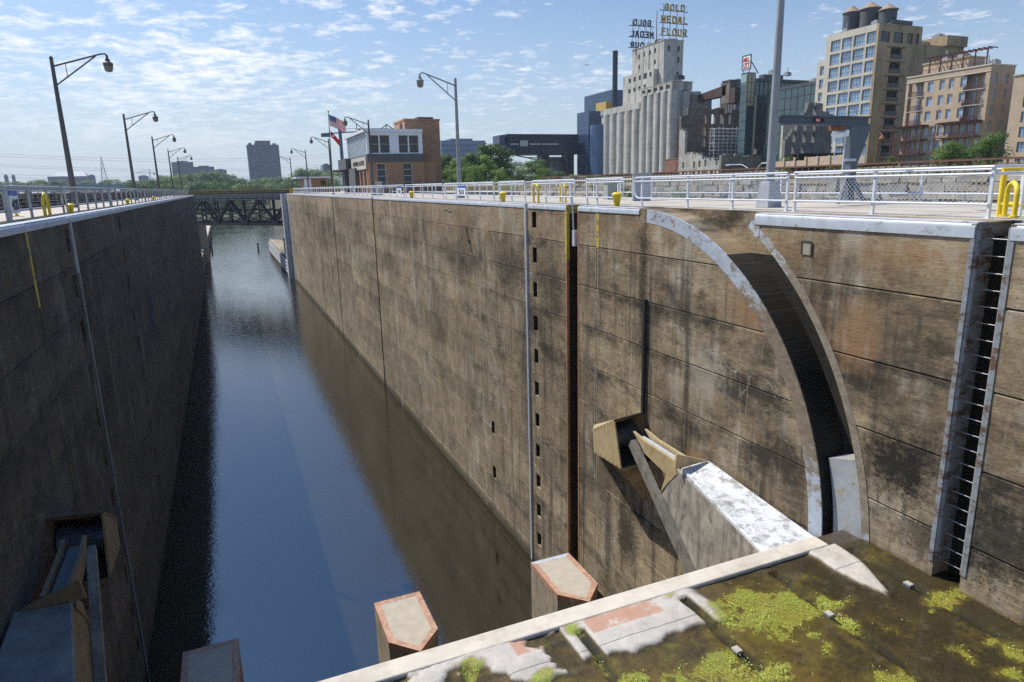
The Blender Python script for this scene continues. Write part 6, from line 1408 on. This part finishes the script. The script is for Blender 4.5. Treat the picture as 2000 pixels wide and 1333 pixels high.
# ---------------------------------------------------------------- distant buildings
M_hz = pm('haze blue facade', (.10, .14, .20), .8, 0, .1, .05); M_hzd = pm('dark facade bands', (.05, .055, .065), .4, 0, .1, .05); M_hzl = pm('pale roof', (.42, .42, .42), .7)  # distance haze put into the blue base of the far facades
def block(label, px0, px1, pt_, Y, z0, depth, bands=0, cols_=0, mats=(None, None), name='tower_block', extra=None, grp=None):
    a, b = W(px0, pt_, y=Y), W(px1, pt_, y=Y); zt = (a.z+b.z)/2
    t0 = thing(name, label, 'building', ((a.x+b.x)/2, Y, z0), grp); w = b.x-a.x
    mb = MB(); mb.box(a.x, b.x, Y, Y+depth, z0, zt); mb.box(a.x+w*.25, b.x-w*.25, Y+depth*.2, Y+depth*.8, zt, zt+(zt-z0)*.05); mb.build('body', mats[0] or M_hz, t0)
    if bands:
        h = (zt-z0)/bands
        for k in range(bands):
            mb = MB()
            if cols_:
                cw = w/cols_; mb.box(a.x+cw*.12, b.x-cw*.12, Y-.12, Y-.005, z0+h*(k+.3), z0+h*(k+.85))
                mb.cur = 1
                for c in range(1, cols_): mb.box(a.x+cw*c-cw*.15, a.x+cw*c+cw*.15, Y-.3, Y-.125, z0+h*(k+.3), z0+h*(k+.85))
            else: mb.box(a.x+w*.02, b.x-w*.02, Y-.25, Y-.01, z0+h*(k+.35), z0+h*(k+.8))
            mb.build('window_band', [mats[1] or M_hzd, mats[0] or M_hz], t0)
    if extra: extra(t0, a, b, zt)
    return t0
def crown_(t0, a, b, zt):
    w = b.x-a.x; mb = MB(); mb.box(a.x+w*.28, b.x-w*.25, 1105, 1120, zt, zt+6); mb.box(a.x+w*.06, a.x+w*.16, 1103, 1110, zt, zt+2.6); mb.box(b.x-w*.18, b.x-w*.08, 1103, 1110, zt, zt+2.2); mb.build('roof_plant', M_hzd, t0)
block('tall blue grey tower block with many window bands rising over the far bank', 481.5, 544, 283, 1100, 6, 22, 19, 22, extra=crown_)
block('blue glass flats building behind the trees right of the brick tower', 861, 948, 275, 420, -1, 18, 9, 14, (pm('blue grey slab', (.13, .19, .26), .6, 0, .1, .1), pm('sky blue glass', (.12, .20, .32), .1, 0, .4, .1, spec=.8)), 'glass_flats')
block('hazy grey tower block behind the farthest left lamp posts', 334, 376, 317, 1350, 5, 30, 10, 0)
block('lower hazy grey block right of the left tower block', 377, 418, 326, 1380, 5, 30, 5, 0)
block('low hazy block stepping down toward the far bank trees', 418, 442, 332, 1400, 5, 30, 4, 0)
block('small hazy building by the distant crane', 270, 288, 344, 1500, 5, 20, 3, 0)
block('small hazy building right of the distant crane', 306, 318, 344, 1500, 5, 20, 3, 0)
block('pale blue block peeping over the trees left of the flagpole', 631, 646, 322, 800, 0, 20, 5, 0)
block('small square dark building right of the long dark hall', 172, 183, 343, 1450, 5, 14, 3, 0)
block('slim hazy chimney-like block at the far left, right one of two', 22, 27, 343, 1500, 5, 8, 4, 0, grp='twin slim blocks')
block('wide-based hazy block at the far left, left one of two', 7, 13, 343, 1500, 5, 8, 4, 0, grp='twin slim blocks')
def hall(t0, a, b, zt):
    mb = MB(); y0_ = 1500; w = b.x-a.x; mb.add([(a.x+w*.18, y0_, zt), (b.x+1, y0_, zt), (b.x-w*.08, y0_+20, zt+8.5), (a.x+w*.2, y0_+20, zt+8.5), (a.x+w*.18, y0_+44, zt), (b.x+1, y0_+44, zt)], [(0, 1, 2, 3), (3, 2, 5, 4), (0, 3, 4), (1, 5, 2), (0, 4, 5, 1)])
    mb.build('pitched_roof', M_hzl, t0)
block('long dark arena hall with pale pitched roof on the left skyline', 92, 168, 345, 1500, 5, 44, 2, 12, name='arena_hall', extra=hall)
a, b = W(60, 360, y=900), W(335, 361, y=900)
vd = thing('road_bridge', 'long flat hazy road bridge low on the left skyline', 'bridge', (a.x, 900, -10))
mb = MB(); mb.box(a.x-60, b.x, 900, 914, (a.z+b.z)/2-3.5, (a.z+b.z)/2); mb.build('deck', pm('bluish bridge beam', (.16, .20, .24), .8), vd)
mb = MB(); zt = (a.z+b.z)/2
for k in range(7): x = a.x+(b.x-a.x)*k/6-5; mb.box(x-2, x+2, 903, 911, -20, zt-3.5)
mb.build('pier', M_hz, vd)
def lattice(name, label, px_, yt, Y, z0, wb, cat):
    p = W(px_, yt, y=Y); t0 = thing(name, label, cat, (p.x, Y, z0)); mb = MB()
    for sx, sy in ((-1, -1), (1, -1), (1, 1), (-1, 1)): mb.bar((p.x+sx*wb, Y+sy*wb, z0), (p.x+sx*.2, Y+sy*.2, p.z), .5)
    for k in range(7):
        f0, f1 = k/7, (k+1)/7; z = lambda f: z0+(p.z-z0)*f; w = lambda f: wb*(1-f)+.2*f
        mb.bar((p.x-w(f0), Y-w(f0), z(f0)), (p.x+w(f1), Y-w(f1), z(f1)), .35); mb.bar((p.x+w(f0), Y-w(f0), z(f0)), (p.x-w(f1), Y-w(f1), z(f1)), .35)
    mb.build('lattice_mast', M_hzl, t0); return p
lattice('lattice_tower', 'thin pale lattice tower on the left skyline', 197, 306, 1200, 5, 5, 'tower')
p = lattice('tower_crane', 'hazy tower crane by the third left lamp post', 291, 331, 1400, 5, 1.2, 'crane')
mb = MB(); mb.bar((p.x-24, 1400, p.z-6), (p.x+9, 1400, p.z-7), .9); mb.bar((p.x, 1400, p.z), (p.x-20, 1400, p.z-6), .3); mb.bar((p.x, 1400, p.z), (p.x+8, 1400, p.z-6.8), .3); mb.box(p.x+6, p.x+9, 1399, 1401, p.z-10, p.z-7); mb.build('jib', M_hzl, bpy.data.objects['tower_crane'])
q = W(664, 259, y=330); t1 = thing('tower_crane', 'grey tower crane with long horizontal jib behind the flag', 'crane', (q.x, 330, -1)); mb = MB(); mb.box(q.x-.7, q.x+.7, 329.3, 330.7, -1, q.z+1.5); l, r_ = W(627, 262, y=330), W(790, 252, y=330); mb.bar((l.x, 330, l.z), (r_.x, 330, r_.z), .5); mb.box(l.x, l.x+4, 329, 331, l.z-1.3, l.z+.1); mb.bar((q.x, 330, q.z+1.5), (r_.x, 330, r_.z+.3), .2); mb.build('jib_and_mast', M_hz, t1)
# overhead wires on the left
M_wire = pm('wire', (.25, .27, .30), .5)
wr = thing('power_lines', 'faint sagging power lines across the left sky', 'power lines', W(0, 300, y=500))
mb = MB()
for y0_, y1_ in ((299, 306), (304, 311), (320, 326), (324, 330), (339, 340), (345, 345)):
    A_ = W(-30, y0_, y=420); B_ = W(640, y1_-4, y=520); pts = [A_.lerp(B_, k/14)-V((0, 0, 3.2*(1-(2*k/14-1)**2))) for k in range(15)]; mb.tube(pts, .05, 4)
mb.build('wire', M_wire, wr)
# airliner, far up
p = W(1145, 127, y=2600); ai = thing('airliner', 'tiny airliner climbing in the blue sky above the theatre', 'airplane', p)
d = V((-1, .15, .12)).normalized(); sd = d.cross(V((0, 0, 1))).normalized(); mb = MB(); mb.tube([p-d*9, p-d*6, p+d*6, p+d*8.5], [.4, 1.0, 1.0, .2], 10); mb.build('fuselage', M_hz, ai, smooth=True)
mb = MB()
for s in (-1, 1): mb.bar(p+d*.5, p+sd*s*9-d*3+V((0, 0, 1)), 2.0, .3); mb.bar(p-d*8, p-d*9.5+sd*s*3.5, 1.0, .2)
mb.build('wing', M_hz, ai); mb = MB(); mb.bar(p-d*7, p-d*9.5+V((0, 0, 3.4)), .25, 1.6, up=d); mb.build('tail_fin', M_hz, ai)
# ---------------------------------------------------------------- air
hm = bpy.data.materials.new('thin summer air'); hm.use_nodes = True; t = hm.node_tree
for n_ in list(t.nodes):
    if n_.type == 'BSDF_PRINCIPLED': t.nodes.remove(n_)
vol = nd(t, 'ShaderNodeVolumePrincipled', {'Color': (.80, .90, 1.0, 1), 'Density': .00014, 'Anisotropy': .0}); t.links.new(vol.outputs[0], t.nodes['Material Output'].inputs['Volume'])
mb = MB(); mb.box(-2750, 950, -130, 2750, ZW-2.4, 118); hz = mb.build('haze', hm); hz['kind'] = 'stuff'; hz['label'] = 'thin bluish summer haze'
